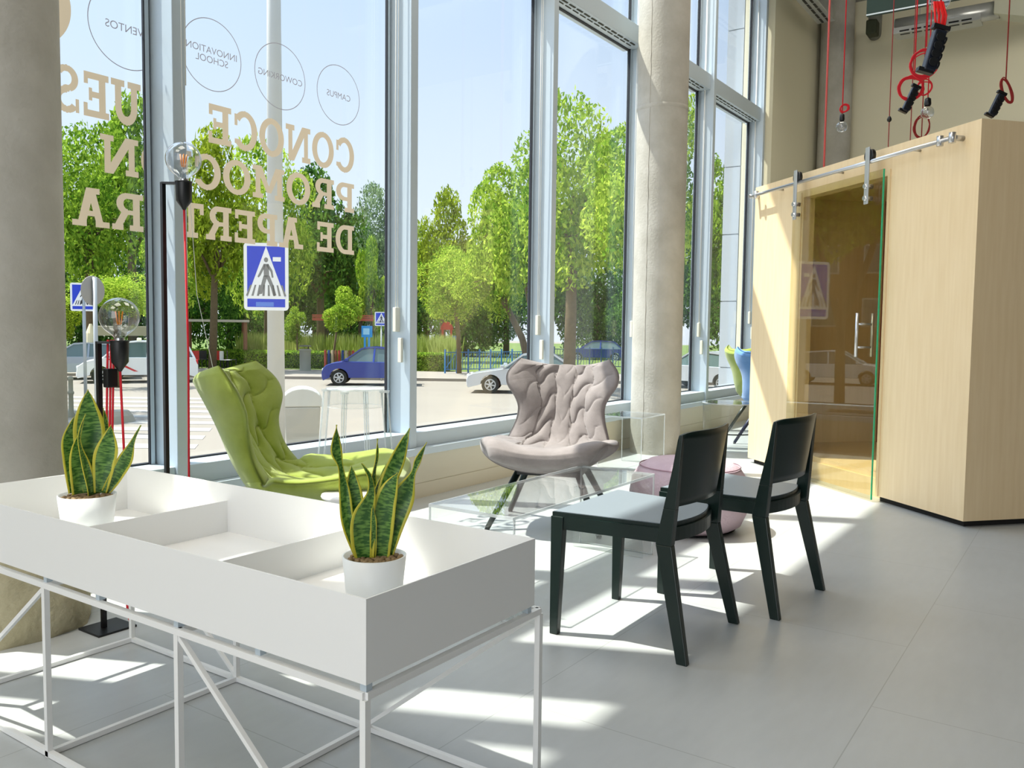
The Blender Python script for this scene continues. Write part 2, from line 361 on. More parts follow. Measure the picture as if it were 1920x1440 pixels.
MB().hexa([(12.75, 0.9, 5.15), (13.05, 0.9, 5.15), (13.05, 1.3, 5.27), (12.75, 1.3, 5.27)], [(12.75, 0.9, 5.6), (13.05, 0.9, 5.6), (13.05, 1.3, 5.45), (12.75, 1.3, 5.45)]).build('reducer', mat('pale duct', (196, 196, 176), 0.5), t, world=True)
MB().tube([(12.9, 0.95, 5.33), (12.9, -1.2, 5.33)], 0.115, 24).build('duct_pipe', M_zinc, t, world=True)
MB().bar((12.9, 2.2, 5.45), (12.9, 2.2, CEIL), 0.01).build('hanger', M_steel, t, world=True)
t = thing('acoustic_baffle', 'dark green flat panel hung under the ceiling above the booth', 'ceiling panel', (11.0, 1.2, 4.85))
MB().box(10.8, 10.85, 0.3, 2.42, 4.86, 5.6).build('panel', mat('dark green panel', (34, 58, 52), 0.7), t, world=True)
MB().box(10.79, 10.8, 0.3, 2.42, 4.86, 4.875).build('rim', M_alu, t, world=True)
[MB().bar((10.825, yy, 5.6), (10.825, yy, CEIL), 0.008).build('hanger', M_steel, t, world=True) for yy in (0.7, 2.2)]
t = thing('service_pipe', 'grey service pipe with a dark valve at the top of the far corner', 'pipe', (12.6, 2.8, 5.3))
MB().tube([(12.2, 2.62, 5.6), (13.5, 2.9, 5.5)], 0.09, 16).build('pipe', mat('grey pipe', (110, 112, 108), 0.5), t, world=True)
MB().box(12.75, 12.95, 2.72, 2.86, 5.28, 5.48).build('valve', mat('dark olive fitting', (40, 46, 24), 0.7), t, world=True, bevel=0.02)

# ---------------------------------------------------------------- white planter table
T = thing('planter_table', 'long white steel planter tray with dividers on a thin tube frame, in the foreground', 'planter table', (1.42, 1.95, 0))
X0, X1, Y0, Y1, ZB, ZR = 1.122, 1.695, 1.088, 2.80, 0.487, 0.65
th = 0.004
tr = MB(); tr.box(X0, X1, Y0, Y1, ZB, ZB + 0.012)
tr.box(X0, X0+th, Y0, Y1, ZB+0.012, ZR); tr.box(X1-th, X1, Y0, Y1, ZB+0.012, ZR); tr.box(X0+th, X1-th, Y0, Y0+th, ZB+0.012, ZR); tr.box(X0+th, X1-th, Y1-th, Y1, ZB+0.012, ZR)
tr.build('tray', M_white, T, world=True)
for yy in (2.243, 1.67):
    MB().box(X0+th, X1-th, yy-0.002, yy+0.002, ZB+0.012, 0.598).build('divider', M_white, T, world=True)
FX0, FX1 = 1.127, 1.727; FY = [1.095, 1.672, 2.25, 2.84]; q = 0.0145
fr = MB()
for x in (FX0, FX1): fr.bar((x, FY[0], 0.464), (x, FY[-1], 0.464), q, q)
for y in FY: fr.bar((FX0, y, 0.464), (FX1, y, 0.464), q, q)
fr.build('top_frame', M_white, T, world=True)
fr = MB()
for x in (FX0, FX1): fr.bar((x, FY[0], 0.009), (x, FY[-1], 0.009), q, q)
for y in FY: fr.bar((FX0, y, 0.009), (FX1, y, 0.009), q, q)
fr.build('foot_frame', M_white, T, world=True)
for x in (FX0, FX1):
    for y in FY: MB().bar((x, y, 0), (x, y, 0.457), q, q, up=(0,1,0)).build('leg', M_white, T, world=True)
for a, b in (((FX0, FY[1], .457), (FX0, FY[0], .015)), ((FX0, FY[2], .457), (FX0, FY[3], .015)), ((FX1, FY[0], .457), (FX1, FY[1], .015)), ((FX1, FY[3], .457), (FX1, FY[2], .015))):
    MB().bar(a, b, 0.011, 0.011, up=(1,0,0)).build('brace', M_white, T, world=True)
for x in (1.135, 1.68):
    for y in (1.10, 1.40, 1.68, 2.0, 2.25, 2.55, 2.785):
        MB().box(x-.008, x+.008, y-.008, y+.008, 0.4713, ZB).build('spacer', M_alu, T, world=True)

# ---------------------------------------------------------------- snake plants
def plantmat():
    m = bpy.data.materials.new('snake plant leaf'); m.use_nodes = True; t = m.node_tree; p = t.nodes['Principled BSDF']
    uv = t.nodes.new('ShaderNodeUVMap'); sp = t.nodes.new('ShaderNodeSeparateXYZ'); t.links.new(uv.outputs[0], sp.inputs[0])
    s = t.nodes.new('ShaderNodeMath'); s.operation = 'SUBTRACT'; s.inputs[1].default_value = 0.5; t.links.new(sp.outputs[0], s.inputs[0])
    a = t.nodes.new('ShaderNodeMath'); a.operation = 'ABSOLUTE'; t.links.new(s.outputs[0], a.inputs[0])
    nz = t.nodes.new('ShaderNodeTexNoise'); nz.inputs['Scale'].default_value = 4; mp = t.nodes.new('ShaderNodeMapping'); mp.inputs['Scale'].default_value = (0.6, 9, 1)
    t.links.new(uv.outputs[0], mp.inputs[0]); t.links.new(mp.outputs[0], nz.inputs[0])
    r1 = t.nodes.new('ShaderNodeValToRGB'); e = r1.color_ramp.elements; e[0].position = 0.42; e[1].position = 0.58
    e[0].color = lin(50, 98, 36); e[1].color = lin(116, 160, 72); t.links.new(nz.outputs['Fac'], r1.inputs[0])
    n2 = t.nodes.new('ShaderNodeTexNoise'); n2.inputs['Scale'].default_value = 5; t.links.new(uv.outputs[0], n2.inputs[0])
    ad = t.nodes.new('ShaderNodeMath'); ad.operation = 'MULTIPLY_ADD'; ad.inputs[1].default_value = 0.08; t.links.new(n2.outputs['Fac'], ad.inputs[0]); t.links.new(a.outputs[0], ad.inputs[2])
    r2 = t.nodes.new('ShaderNodeValToRGB'); e = r2.color_ramp.elements; e[0].position = 0.40; e[1].position = 0.43; e[0].color = (0,0,0,1); e[1].color = (1,1,1,1)
    t.links.new(ad.outputs[0], r2.inputs[0])
    mx = t.nodes.new('ShaderNodeMix'); mx.data_type = 'RGBA'; t.links.new(r2.outputs[0], mx.inputs[0]); t.links.new(r1.outputs[0], mx.inputs[6]); mx.inputs[7].default_value = lin(214, 206, 70)
    t.links.new(mx.outputs[2], p.inputs['Base Color']); p.inputs['Roughness'].default_value = 0.35
    p.inputs['Subsurface Weight'].default_value = 0.0
    tl = t.nodes.new('ShaderNodeBsdfTranslucent'); t.links.new(mx.outputs[2], tl.inputs[0])
    ms = t.nodes.new('ShaderNodeMixShader'); ms.inputs[0].default_value = 0.22
    t.links.new(p.outputs[0], ms.inputs[1]); t.links.new(tl.outputs[0], ms.inputs[2]); t.links.new(ms.outputs[0], t.nodes['Material Output'].inputs[0])
    return m
M_leaf = plantmat(); M_pot = mat('white ceramic', (236, 240, 240), 0.35); M_peb = mat('brown pebble', (120, 96, 66), 0.8, noise=(30, 0.2, (160, 136, 100)))
M_soil = mat('dark soil', (62, 44, 30), 0.95)
def cr(P, t):  # Catmull-Rom through list P, t in 0..1
    n = len(P) - 1; x = min(t * n, n - 1e-6); i = int(x); f = x - i
    p0 = P[max(i-1, 0)]; p1 = P[i]; p2 = P[i+1]; p3 = P[min(i+2, n)]
    return [0.5*((2*b) + (-a + c)*f + (2*a - 5*b + 4*c - d)*f*f + (-a + 3*b - 3*c + d)*f**3) for a, b, c, d in zip(p0, p1, p2, p3)]
def plant(label, cx, cy, zrim, rt, rb, hp, leaves, k, ox, oy):
    """leaves: centre lines from base to tip as (column, row, width) measured on the plant, k metres per unit"""
    t = thing('potted_snake_plant', label, 'potted plant', (cx, cy, zrim - hp), group=None)
    MB().lathe([(0, 0), (rb, 0), (rb + 0.002, 0.003), (rt, hp), (rt - 0.004, hp), (rt - 0.005, hp - 0.02), (0.0, hp - 0.021)], n=56).build('pot', M_pot, t)
    MB().lathe([(rt - 0.006, hp - 0.016), (0, hp - 0.012)], n=40).build('soil', M_soil, t)
    pb = MB(); rnd = random.Random(3)
    for i in range(150):
        a = rnd.random()*2*PI; r = (rt - 0.012)*math.sqrt(rnd.random()); s0 = 0.004 + rnd.random()*0.0045
        c = Vector((r*math.cos(a), r*math.sin(a), hp - 0.010 + rnd.random()*0.004)); vs = []
        for ii in range(5):
            ph = PI*ii/4
            for jj in range(6): th_ = 2*PI*jj/6; vs.append(c + Vector((s0*1.25*math.sin(ph)*math.cos(th_), s0*math.sin(ph)*math.sin(th_), s0*0.75*math.cos(ph))))
        pb.add(vs, [(ii*6+jj, (ii+1)*6+jj, (ii+1)*6+(jj+1) % 6, ii*6+(jj+1) % 6) for ii in range(4) for jj in range(6)], True)
    tag(pb.build('pebbles', M_peb, t), kind='stuff')
    lat = Vector((cy, -cx, 0)).normalized(); dep = Vector((cx, cy, 0)).normalized()
    for li, (pts, depth, twist, phase) in enumerate(leaves):
        mb = MB(); NU, NV = 9, 40; uv = []
        P = [((x - ox)*k, (oy - y)*k, w*k) for x, y, w in pts]
        def C(v):
            l, z, w = cr(P, v); return Vector((l, z, 0)), max(w, 0)
        for j in range(NV):
            v = j/(NV-1); c, w = C(v); c2, _ = C(min(v + 0.02, 1)); c1, _ = C(max(v - 0.02, 0))
            w *= min(1, (1 - v)/0.10 + 0.02)**0.75
            d0 = depth + (0.006*math.sin(3*v + li))
            a = phase + twist*v
            base = lat*c.x + dep*d0*(0.35 + 0.65*v) + Vector((0, 0, hp - 0.012 + c.y))
            tn = ((lat*(c2.x - c1.x)) + Vector((0, 0, c2.y - c1.y))).normalized()
            sd = (lat - tn*lat.dot(tn)).normalized(); nn = tn.cross(sd).normalized()
            s2 = sd*math.cos(a) + nn*math.sin(a); n2 = nn*math.cos(a) - sd*math.sin(a)
            for i in range(NU):
                u = i/(NU-1); q_ = (u - 0.5)*2
                wob = 0.0018*math.sin(14*v + li*2)*q_*abs(q_)
                mb.v.append(tuple(base + s2*(q_*w/2) + n2*(w*0.16*(1 - q_*q_)*(1.3 - v) + wob))); uv.append((u, v))
        for j in range(NV-1):
            for i in range(NU-1): mb.f.append((j*NU+i, j*NU+i+1, (j+1)*NU+i+1, (j+1)*NU+i)); mb.sm.append(True)
        mb.uv = uv
        o = mb.build('leaf', M_leaf, t)
        so_ = o.modifiers.new('thick', 'SOLIDIFY'); so_.thickness = 0.0018
    return t
LR = [([(677,1048,20),(655,985,24),(648,926,20),(641,878,11),(633,845,22),(634,798,1)], 0.0, 0.5, 0.15),
      ([(684,1048,18),(674,985,26),(664,926,29),(660,878,1)], 0.03, -0.4, 0.3),
      ([(685,1050,34),(682,1015,44),(683,970,42),(697,925,18),(695,892,10),(679,866,1)], -0.032, 0.9, -0.1),
      ([(706,1048,18),(704,980,22),(702,905,15),(708,865,7),(709,829,1)], 0.045, 0.7, 0.5),
      ([(708,1048,14),(703,980,16),(707,925,12),(726,877,1)], 0.03, 0.6, 0.9),
      ([(712,1048,20),(714,985,26),(726,920,30),(748,865,29),(769,808,1)], 0.028, 0.4, -0.2),
      ([(714,1050,34),(716,1005,42),(721,955,42),(732,915,30),(746,887,1)], -0.022, -0.5, 0.1),
      ([(729,1048,18),(741,987,36),(757,936,44),(775,892,10),(785,865,13),(801,832,1)], 0.0, 0.5, -0.1),
      ([(700,1050,10),(702,1000,12),(701,965,8),(700,945,1)], -0.03, 0.2, 0.2)]
plant('taller snake plant with twisted leaves, in the white pot at the near planter corner', 1.398, 1.33, 0.635, 0.072, 0.058, 0.128, LR, 0.00120, 703, 1055)
LL = [([(164,925,26),(163,870,44),(162,811,50),(161,775,30),(162,744,1)], 0.02, 0.15, 0.0),
      ([(139,925,22),(134,870,27),(131,830,23),(139,791,1)], 0.02, 0.3, 0.1),
      ([(148,927,28),(145,880,30),(143,848,20),(146,820,1)], -0.012, 0.1, 0.2),
      ([(168,929,22),(158,880,20),(147,829,13),(157,784,1)], -0.035, 0.9, 0.6),
      ([(178,927,20),(184,875,36),(190,845,34),(197,806,1)], -0.02, 0.1, -0.1),
      ([(186,927,14),(203,900,24),(219,870,26),(232,838,9),(245,809,1)], -0.01, 0.3, 0.2),
      ([(180,925,12),(187,860,16),(190,815,12),(186,779,1)], 0.04, 0.5, 0.4)]
plant('snake plant with one broad pointed leaf, in the white pot beside the left column', 1.383, 2.50, 0.635, 0.082, 0.066, 0.13, LL, 0.00172, 157, 935)

# ---------------------------------------------------------------- quilted lounge chairs
def fabric(name, c1, c2):
    m = mat(name, c1, 0.95, noise=(9, 0.3, c2), bump=(420, 0.25), spec=0.15)
    m.node_tree.nodes['Principled BSDF'].inputs['Sheen Weight'].default_value = 0.35; m.node_tree.nodes['Principled BSDF'].inputs['Sheen Roughness'].default_value = 0.5
    return m
def quilted_chair(label, m, loc, rz, legm, group=None):
    t = thing('quilted_lounge_chair', label, 'lounge chair', loc, rz, group)
    CP = [(.0,.405,.385),(.05,.405,.425),(.13,.33,.43),(.25,.14,.395),(.36,-.04,.385),(.46,-.18,.43),(.56,-.265,.54),(.68,-.325,.68),(.80,-.375,.80),(.90,-.415,.89),(1.0,-.455,.955)]
    WP = [(0,.27),(.05,.31),(.13,.365),(.25,.395),(.36,.39),(.46,.345),(.56,.30),(.66,.262),(.74,.275),(.81,.325),(.87,.368),(.93,.345),(1.0,.265)]
    def interp(T, v, k):
        for a, b in zip(T, T[1:]):
            if v <= b[0]:
                f = (v - a[0])/(b[0] - a[0]); return a[k] + (b[k] - a[k])*f
        return T[-1][k]
    def sm(T, v, k):
        e = 0.035; return sum(interp(T, min(max(v + d*e, 0), 1), k) for d in (-1.5,-1,-.5,0,.5,1,1.5))/7
    NU, NV = 151, 251
    def S(u, v):
        y = sm(CP, v, 1); z = sm(CP, v, 2); w_ = sm(WP, v, 1)
        c2 = abs(u)**2.3
        seat = max(0, min(1, (0.52 - v)/0.15)); back = 1 - seat
        wing = math.exp(-((v - 0.86)/0.15)**2)
        front = max(0, 1 - v/0.14)
        z += seat*c2*(0.115*(1 - 0.6*front)) + back*c2*0.0; y += back*c2*(0.12 + 0.09*wing)
        if v > 0.85: z += (v - 0.85)/0.15*0.065*abs(u)**1.6 - (v - .85)/.15*0.01
        return Vector((u*w_*(1 - 0.03*c2), y, z))
    def groove(u, v):
        # leaf rows: five columns, each cut by S-shaped diagonals
        x = (1 - u)/2*5.0; ci = min(int(x), 4); s = x - ci
        wob = 0.05*math.sin(v*6.8*2*PI + ci*1.7)
        x2 = x + (wob if 0.3 < x < 4.7 else 0); ci = max(0, min(4, int(x2))); s = x2 - ci
        N = 6.8; sg = [1, 1, 0, 1, 1][ci]
        q_ = v*N - sg*(s*0.62 - 0.10*math.sin(2*PI*s)) + [0, .45, .2, .0, .5][ci]
        if ci == 2: q_ = v*N + (abs(s - .5)*-1.3)
        fr = q_ - math.floor(q_); bul = math.sin(PI*fr)**0.24
        edge = math.sin(PI*min(max(s, 0), 1))**0.20
        amp = (0.35, 1.0, 0.32, 1.0, 0.8)[ci]
        h = (1 - amp) + amp*bul*edge if ci != 2 else (0.72 + 0.28*bul)*edge
        fade = min(1, max(0, (v - 0.17)/0.05))*min(1, max(0, (1 - v)/0.03))*min(1, (1 - abs(u))/0.07)
        return h*fade + (1 - fade)*0.8
    nor = {}
    def N_(u, v):
        e = 0.01; a = S(min(u+e,1), v) - S(max(u-e,-1), v); b = S(u, min(v+e,1)) - S(u, max(v-e,0)); return b.cross(a).normalized()
    F = []; B = []
    for j in range(NV):
        v = j/(NV-1)
        for i in range(NU):
            u = -1 + 2*i/(NU-1)
            # rounded corners at seat front and top
            eu = (1 - abs(u)**6); ev = min(1, v/0.05, (1 - v)/0.04); ed = max(0.0, min(eu, 1)*ev)**0.5
            n_ = N_(u, v); p = S(u, v); tk = 0.034 + 0.030*math.exp(-((v - .08)/.10)**2)
            F.append(p + n_*(tk*ed + 0.031*groove(u, v)*ed)); B.append(p - n_*(tk*1.0*ed))
    mb = MB(); n0 = len(F)
    mb.v = [tuple(p) for p in F + B]
    for j in range(NV-1):
        for i in range(NU-1):
            a = j*NU+i; mb.f.append((a, a+1, a+NU+1, a+NU)); mb.f.append((n0+a, n0+a+NU, n0+a+NU+1, n0+a+1)); mb.sm += [True, True]
    def ring(idx):
        for a, b in zip(idx, idx[1:]): mb.f.append((a, n0+a, n0+b, b)); mb.sm.append(True)
    ring([j*NU for j in range(NV)]); ring(list(reversed([j*NU+NU-1 for j in range(NV)])))
    ring(list(reversed(range(NU)))); ring([(NV-1)*NU+i for i in range(NU)])
    mb.build('quilted_shell', m, t)
    hb = MB(); hb.box(-0.17, 0.17, -0.16, 0.2, 0.325, 0.345); hb.bar((-0.17, -0.1, .335), (-.17, .16, .335), .03); hb.bar((.17, -0.1, .335), (.17, .16, .335), .03)
    hb.build('under_frame', M_black, t)
    for sx in (-1, 1):
        for sy, y0 in ((1, 0.15), (-1, -0.1)):
            MB().tube([(sx*0.17, y0, 0.34), (sx*0.315, y0 + sy*0.14, 0.012)], [0.021, 0.015], 14).build('leg', legm, t)
            MB().tube([(sx*0.315, y0 + sy*0.14, 0.0), (sx*0.315, y0 + sy*0.14, 0.014)], 0.014, 14).build('leg_cap', M_black, t)
    return t
M_green = fabric('green velour', (132, 148, 54), (158, 172, 80)); M_grey = fabric('mottled grey wool', (120, 113, 111), (156, 147, 144)); M_blue = fabric('blue wool', (86, 134, 190), (106, 152, 204))
M_legd = mat('dark steel tube', (18, 34, 30), 0.3, 0.3)
gc = quilted_chair('grey quilted lounge chair by the window sill, behind the clear low table', M_grey, (4.27, 2.62, 0), math.radians(110), M_legd); gc.scale = (1.02, 1.0, .97)
gc = quilted_chair('green quilted lounge chair directly behind the white planter table, lit by the sun', M_green, (2.685, 2.985, 0), math.radians(-144), M_legd); gc.scale = (1.06, 1.04, .98)
quilted_chair('far green quilted lounge chair by the window, behind the blue one', M_green, (9.45, 3.05, 0), math.radians(-120), M_legd)
quilted_chair('blue quilted lounge chair half hidden by the plywood booth', M_blue, (8.62, 2.66, 0), math.radians(-105), mat('blue-black tube', (30, 36, 64), 0.4, 0.3))

# ---------------------------------------------------------------- black dining chairs
M_chair = mat('black moulded plastic', (10, 30, 26), 0.33, spec=0.5); M_seat_sheen = mat('painted grey seat sheen', (122, 132, 140), 0.42)  # seat top grey is the bright reflection on black plastic, painted in
def dining_chair(label, loc, rz):
    t = thing('dining_chair', label, 'chair', loc, rz, 'black dining chairs')
    def arc(x, y0, bow): return y0 - bow*(1 - (x/0.215)**2)
    NX = 14; xs = [-0.215 + 0.43*i/NX for i in range(NX+1)]
    # seat: flat top, curved rear edge
    poly = [(-0.268, 0.262), (0.268, 0.262)] + [(x, arc(x, -0.165, 0.045)) for x in reversed(xs)]
    MB().prism(poly, 0.452, 0.468).build('seat', M_chair, t)
    MB().prism([(p*0.985, q*0.985) for p, q in poly], 0.4681, 0.4705).build('seat_sheen', M_seat_sheen, t)
    ap = MB(); ap.bar((-.255, .255, .43), (.255, .255, .43), .02, .05)
    for s in (-1, 1): ap.bar((s*.258, .262, .43), (s*.222, -.165, .43), .02, .05)
    ap.add([v for x in xs for v in ((x, arc(x, -.165, .045) - .012, .405), (x, arc(x, -.165, .045) + .01, .405), (x, arc(x, -.165, .045) + .01, .452), (x, arc(x, -.165, .045) - .012, .452))],
           [tuple(i*4 + a for a in (j, (j+1) % 4)) + tuple((i+1)*4 + a for a in ((j+1) % 4, j)) for i in range(NX) for j in range(4)], False)
    ap.build('seat_rail', M_chair, t)
    for s in (-1, 1):
        MB().hexa([(s*.255-.014, .235, 0), (s*.255+.014, .235, 0), (s*.255+.014, .268, 0), (s*.255-.014, .268, 0)], [(s*.252-.018, .215, .452), (s*.252+.018, .215, .452), (s*.252+.018, .268, .452), (s*.252-.018, .268, .452)]).build('leg', M_chair, t, bevel=.003)
        lg = MB()
        lg.hexa([(s*.258-.013, -.285, 0), (s*.258+.013, -.285, 0), (s*.258+.013, -.245, 0), (s*.258-.013, -.245, 0)], [(s*.226-.016, -.205, .40), (s*.226+.016, -.205, .40), (s*.226+.016, -.145, .40), (s*.226-.016, -.145, .40)])
        lg.build('leg', M_chair, t, bevel=.003)
        up = MB()
        up.hexa([(s*.226-.016, -.205, .40), (s*.226+.016, -.205, .40), (s*.226+.016, -.145, .40), (s*.226-.016, -.145, .40)], [(s*.222-.016, -.215, .53), (s*.222+.016, -.215, .53), (s*.222+.016, -.170, .53), (s*.222-.016, -.170, .53)])
        up.hexa([(s*.222-.016, -.215, .53), (s*.222+.016, -.215, .53), (s*.222+.016, -.170, .53), (s*.222-.016, -.170, .53)], [(s*.218-.010, -.232, .79), (s*.218+.010, -.232, .79), (s*.218+.010, -.222, .79), (s*.218-.010, -.222, .79)])
        up.build('back_upright', M_chair, t, bevel=.002)
        MB().lathe([(0, 0), (.009, 0), (.009, .004), (0, .004)], c=(s*.258, -.265, -.0001), n=12).build('foot_pad', MATS['off-white plastic'], t)
    bk = MB(); NZ = 10
    def bp(x, z, off):
        f = (z - .53)/.27; zz = z + (.006*(1 - (x/.215)**2) if z < .6 else 0)
        return (x, arc(x, -.185 - .045*f, .05 - .01*f) + off, zz - (0.012*(abs(x)/.23)**8 if z > .78 else 0))
    xs2 = [-0.228 + 0.456*i/20 for i in range(21)]; zs = [.53 + .27*j/NZ for j in range(NZ+1)]; n1 = len(xs2); n2 = len(zs)
    vs = [bp(x, z, -.006) for z in zs for x in xs2] + [bp(x, z, .006) for z in zs for x in xs2]; fs = []; o2 = n1*n2
    for j in range(n2-1):
        for i in range(n1-1): a = j*n1+i; fs += [(a, a+1, a+n1+1, a+n1), (o2+a, o2+a+n1, o2+a+n1+1, o2+a+1)]
    for i in range(n1-1): fs += [(i, o2+i, o2+i+1, i+1), ((n2-1)*n1+i, (n2-1)*n1+i+1, o2+(n2-1)*n1+i+1, o2+(n2-1)*n1+i)]
    for j in range(n2-1): fs += [(j*n1, (j+1)*n1, o2+(j+1)*n1, o2+j*n1), (j*n1+n1-1, o2+j*n1+n1-1, o2+(j+1)*n1+n1-1, (j+1)*n1+n1-1)]
    bk.add(vs, fs, True); bk.build('backrest', M_chair, t)
    return t
c1 = dining_chair('black dining chair beside the clear low table, nearer to the white planter', (2.968, 1.397, 0), math.radians(0.5))
c2 = dup(c1); c2.location = (3.648, 1.258, 0); c2.rotation_euler = (0, 0, math.radians(-4.5)); c2['label'] = 'black dining chair nearer to the plywood booth, in front of the pink pouf'

# ---------------------------------------------------------------- pouf, clear furniture, round table
t = thing('pouf', 'pale pink round fabric pouf on the floor behind the black chairs', 'pouf', (4.66, 1.93, 0))
M_pink = mat('dusty pink fabric', (190, 166, 176), 0.95, noise=(8, 0.3, (204, 182, 190)), bump=(60, 0.25))
MB().lathe([(0, .005), (.24, .005), (.27, .012)], n=48).build('base_disc', M_black, t)
MB().lathe([(.25, .01), (.30, .04), (.335, .12), (.345, .21), (.33, .30), (.29, .36), (.235, .395), (.2, .398), (.1, .41), (0, .412)], n=64).build('cushion', M_pink, t)
MB().lathe([(.2865, .365), (.292, .368), (.288, .372)], n=64).build('piping', mat('pink piping', (176, 140, 152), 0.9), t)
st = MB(); st.tube([(.03 + .05*k, -.02, .4135 - .0004*k*k) for k in range(6)], .003, 6); st.build('zip', MATS['pink piping'], t)
def edges(t, xs, ys, zs, w_, name='edge_highlight'):
    e = MB()
    for a, b in (((0,0),(1,0)), ((1,0),(1,1)), ((1,1),(0,1)), ((0,1),(0,0))):
        e.bar((xs[a[0]], ys[a[1]], zs[1]), (xs[b[0]], ys[b[1]], zs[1]), w_, w_)
    return e
t = thing('clear_low_table', 'long clear acrylic low table with solid end panels, between the planter and the grey chair', 'coffee table', (3.34, 2.04, 0))
ax0, ax1, ay0, ay1, az0 = 2.70, 3.975, 1.835, 2.26, .42
MB().box(ax0, ax1, ay0, ay1, az0 - .012, az0).build('table_top', M_acr, t, world=True)
for xa, xb in ((ax0, ax0 + .012), (ax1 - .012, ax1)): MB().box(xa, xb, ay0, ay1, 0.001, az0 - .012).build('end_panel', M_acr, t, world=True)
for xa, xb in ((ax0 + .09, ax0 + .10), (ax1 - .10, ax1 - .09)): MB().box(xa, xb, ay0 + .01, ay1 - .01, 0.001, az0 - .10).build('inner_panel', M_acr, t, world=True)
e = MB()
for y in (ay0, ay1):
    e.bar((ax0, y, az0 - .006), (ax1, y, az0 - .006), .004, .012)
    for x in (ax0 + .006, ax1 - .006): e.bar((x, y, 0.001), (x, y, az0), .012, .004, up=(0, 1, 0))
for x in (ax0, ax1): e.bar((x, ay0, az0 - .006), (x, ay1, az0 - .006), .004, .012); e.bar((x, ay0, .004), (x, ay1, .004), .01, .006)
e.build('polished_edge', M_acre, t, world=True)
def clear_cube(label, x0, x1, y0, y1, h):
    t = thing('clear_side_table', label, 'side table', ((x0+x1)/2, (y0+y1)/2, 0))
    MB().box(x0, x1, y0, y1, h - .01, h).build('table_top', M_acr, t, world=True)
    MB().box(x0, x0+.008, y0, y1, .001, h-.01).build('side_panel', M_acr, t, world=True); MB().box(x1-.008, x1, y0, y1, .001, h-.01).build('side_panel', M_acr, t, world=True)
    e = MB()
    for a, b in (((x0,y0),(x1,y0)), ((x1,y0),(x1,y1)), ((x1,y1),(x0,y1)), ((x0,y1),(x0,y0))):
        e.bar((a[0], a[1], h-.005), (b[0], b[1], h-.005), .004, .01)
    for x in (x0, x1):
        for y in (y0, y1): e.bar((x, y, .001), (x, y, h), .006, .006, up=(0,1,0))
    e.build('polished_edge', M_acre, t, world=True); return t
clear_cube('square clear acrylic side table in front of the middle concrete column', 6.28, 6.72, 3.02, 3.42, .44)
t = thing('clear_round_table', 'clear acrylic drum-shaped table between the middle column and the far green chair', 'side table', (8.05, 2.93, 0))
MB().lathe([(.0, .46), (.27, .46), (.27, .45), (.0, .45)], n=48, smooth=False).build('table_top', M_acr, t)
MB().lathe([(.262, .452), (.255, .25), (.25, .002)], n=48).build('drum', M_acr, t)
MB().lathe([(.27, .449), (.275, .455), (.27, .461)], n=48).build('rim', M_acre, t)
dk = MB(); dk.tube([(.262*math.cos(a), .262*math.sin(a), .17) for a in [PI + .2*k for k in range(10)]], .006, 8); dk.build('lower_rim', M_legd, t)
# clear stool
sx, sy = 3.36, 3.34; SH = .818
t = thing('clear_bar_stool', 'clear acrylic bar stool with a round seat, standing by the window sill', 'bar stool', (sx, sy, 0))
MB().lathe([(0, SH-.012), (.155, SH-.012), (.16, SH-.006), (.155, SH), (0, SH+.002)], n=48).build('seat', M_acre, t)
MB().lathe([(.150, SH-.012), (.150, SH-.10)], n=48).build('skirt', M_acr, t)
MB().lathe([(.1515, SH-.10), (.1515, SH-.105)], n=48).build('skirt_rim', M_acre, t)
for k in range(4):
    a = PI/4 + k*PI/2 - .35; c_, s_ = math.cos(a), math.sin(a)
    lg = MB(); lg.bar((c_*.165, s_*.165, SH-.02), (c_*.235, s_*.235, 0.001), .034, .014, up=(-s_, c_, 0)); lg.build('leg', M_acr, t)
    e = MB()
    for o_ in (-.017, .017):
        for r_ in (-.007, .007):
            ox_, oy_ = -s_*r_ , c_*r_
            e.bar((c_*(.165+o_)+ox_, s_*(.165+o_)+oy_, SH-.02), (c_*(.235+o_)+ox_, s_*(.235+o_)+oy_, 0.001), .0035, .0035)
    e.bar((c_*.14, s_*.14, SH-.018), (c_*.19, s_*.19, SH-.018), .03, .012)
    e.build('leg_edge', M_acre, t)
# white round table
t = thing('round_side_table', 'small round white side table in front of the green chair seat', 'side table', (2.52, 2.52, 0))
MB().lathe([(0, .462), (.12, .462), (.127, .459), (.13, .452), (.127, .445), (.115, .44), (0, .438)], n=56).build('table_top', M_white, t)
MB().lathe([(.014, .44), (.012, .2), (.014, .012)], n=20).build('stem', M_white, t)
MB().lathe([(.014, .014), (.11, .008), (.115, .0), (0, 0)], n=40).build('base', M_white, t)

# ---------------------------------------------------------------- tall bulb lamps
def globe(parent, c, r, col=None):
    sp = MB(); N = 20; pr = []
    for i in range(N+1):
        a = -PI/2 + PI*i/N
        if a > -PI/2 + .55: pr.append((r*math.cos(a), r*math.sin(a)))
    sp.lathe([(r*.24, -r*1.28), (r*.25, -r*1.12), (r*.38, -r*.96)] + pr, c=c, n=32); sp.build('glass_bulb', M_bulb, parent)
    MB().lathe([(r*.25, -r*1.32), (r*.25, -r*1.12)], c=c, n=16).build('bulb_collar', M_steel, parent)
    f = MB()
    for k in range(6):
        a = k*PI/3; f.tube([(c[0] + .09*r*math.cos(a), c[1] + .09*r*math.sin(a), c[2] - r*.42), (c[0] + .2*r*math.cos(a), c[1] + .2*r*math.sin(a), c[2] + r*.28)], r*.034, 6)
    f.build('filament', M_fil, parent)
    MB().tube([(c[0], c[1], c[2] - r*1.1), (c[0], c[1], c[2] - r*.45)], [r*.12, r*.05], 8).build('bulb_stem', M_bulb, parent)
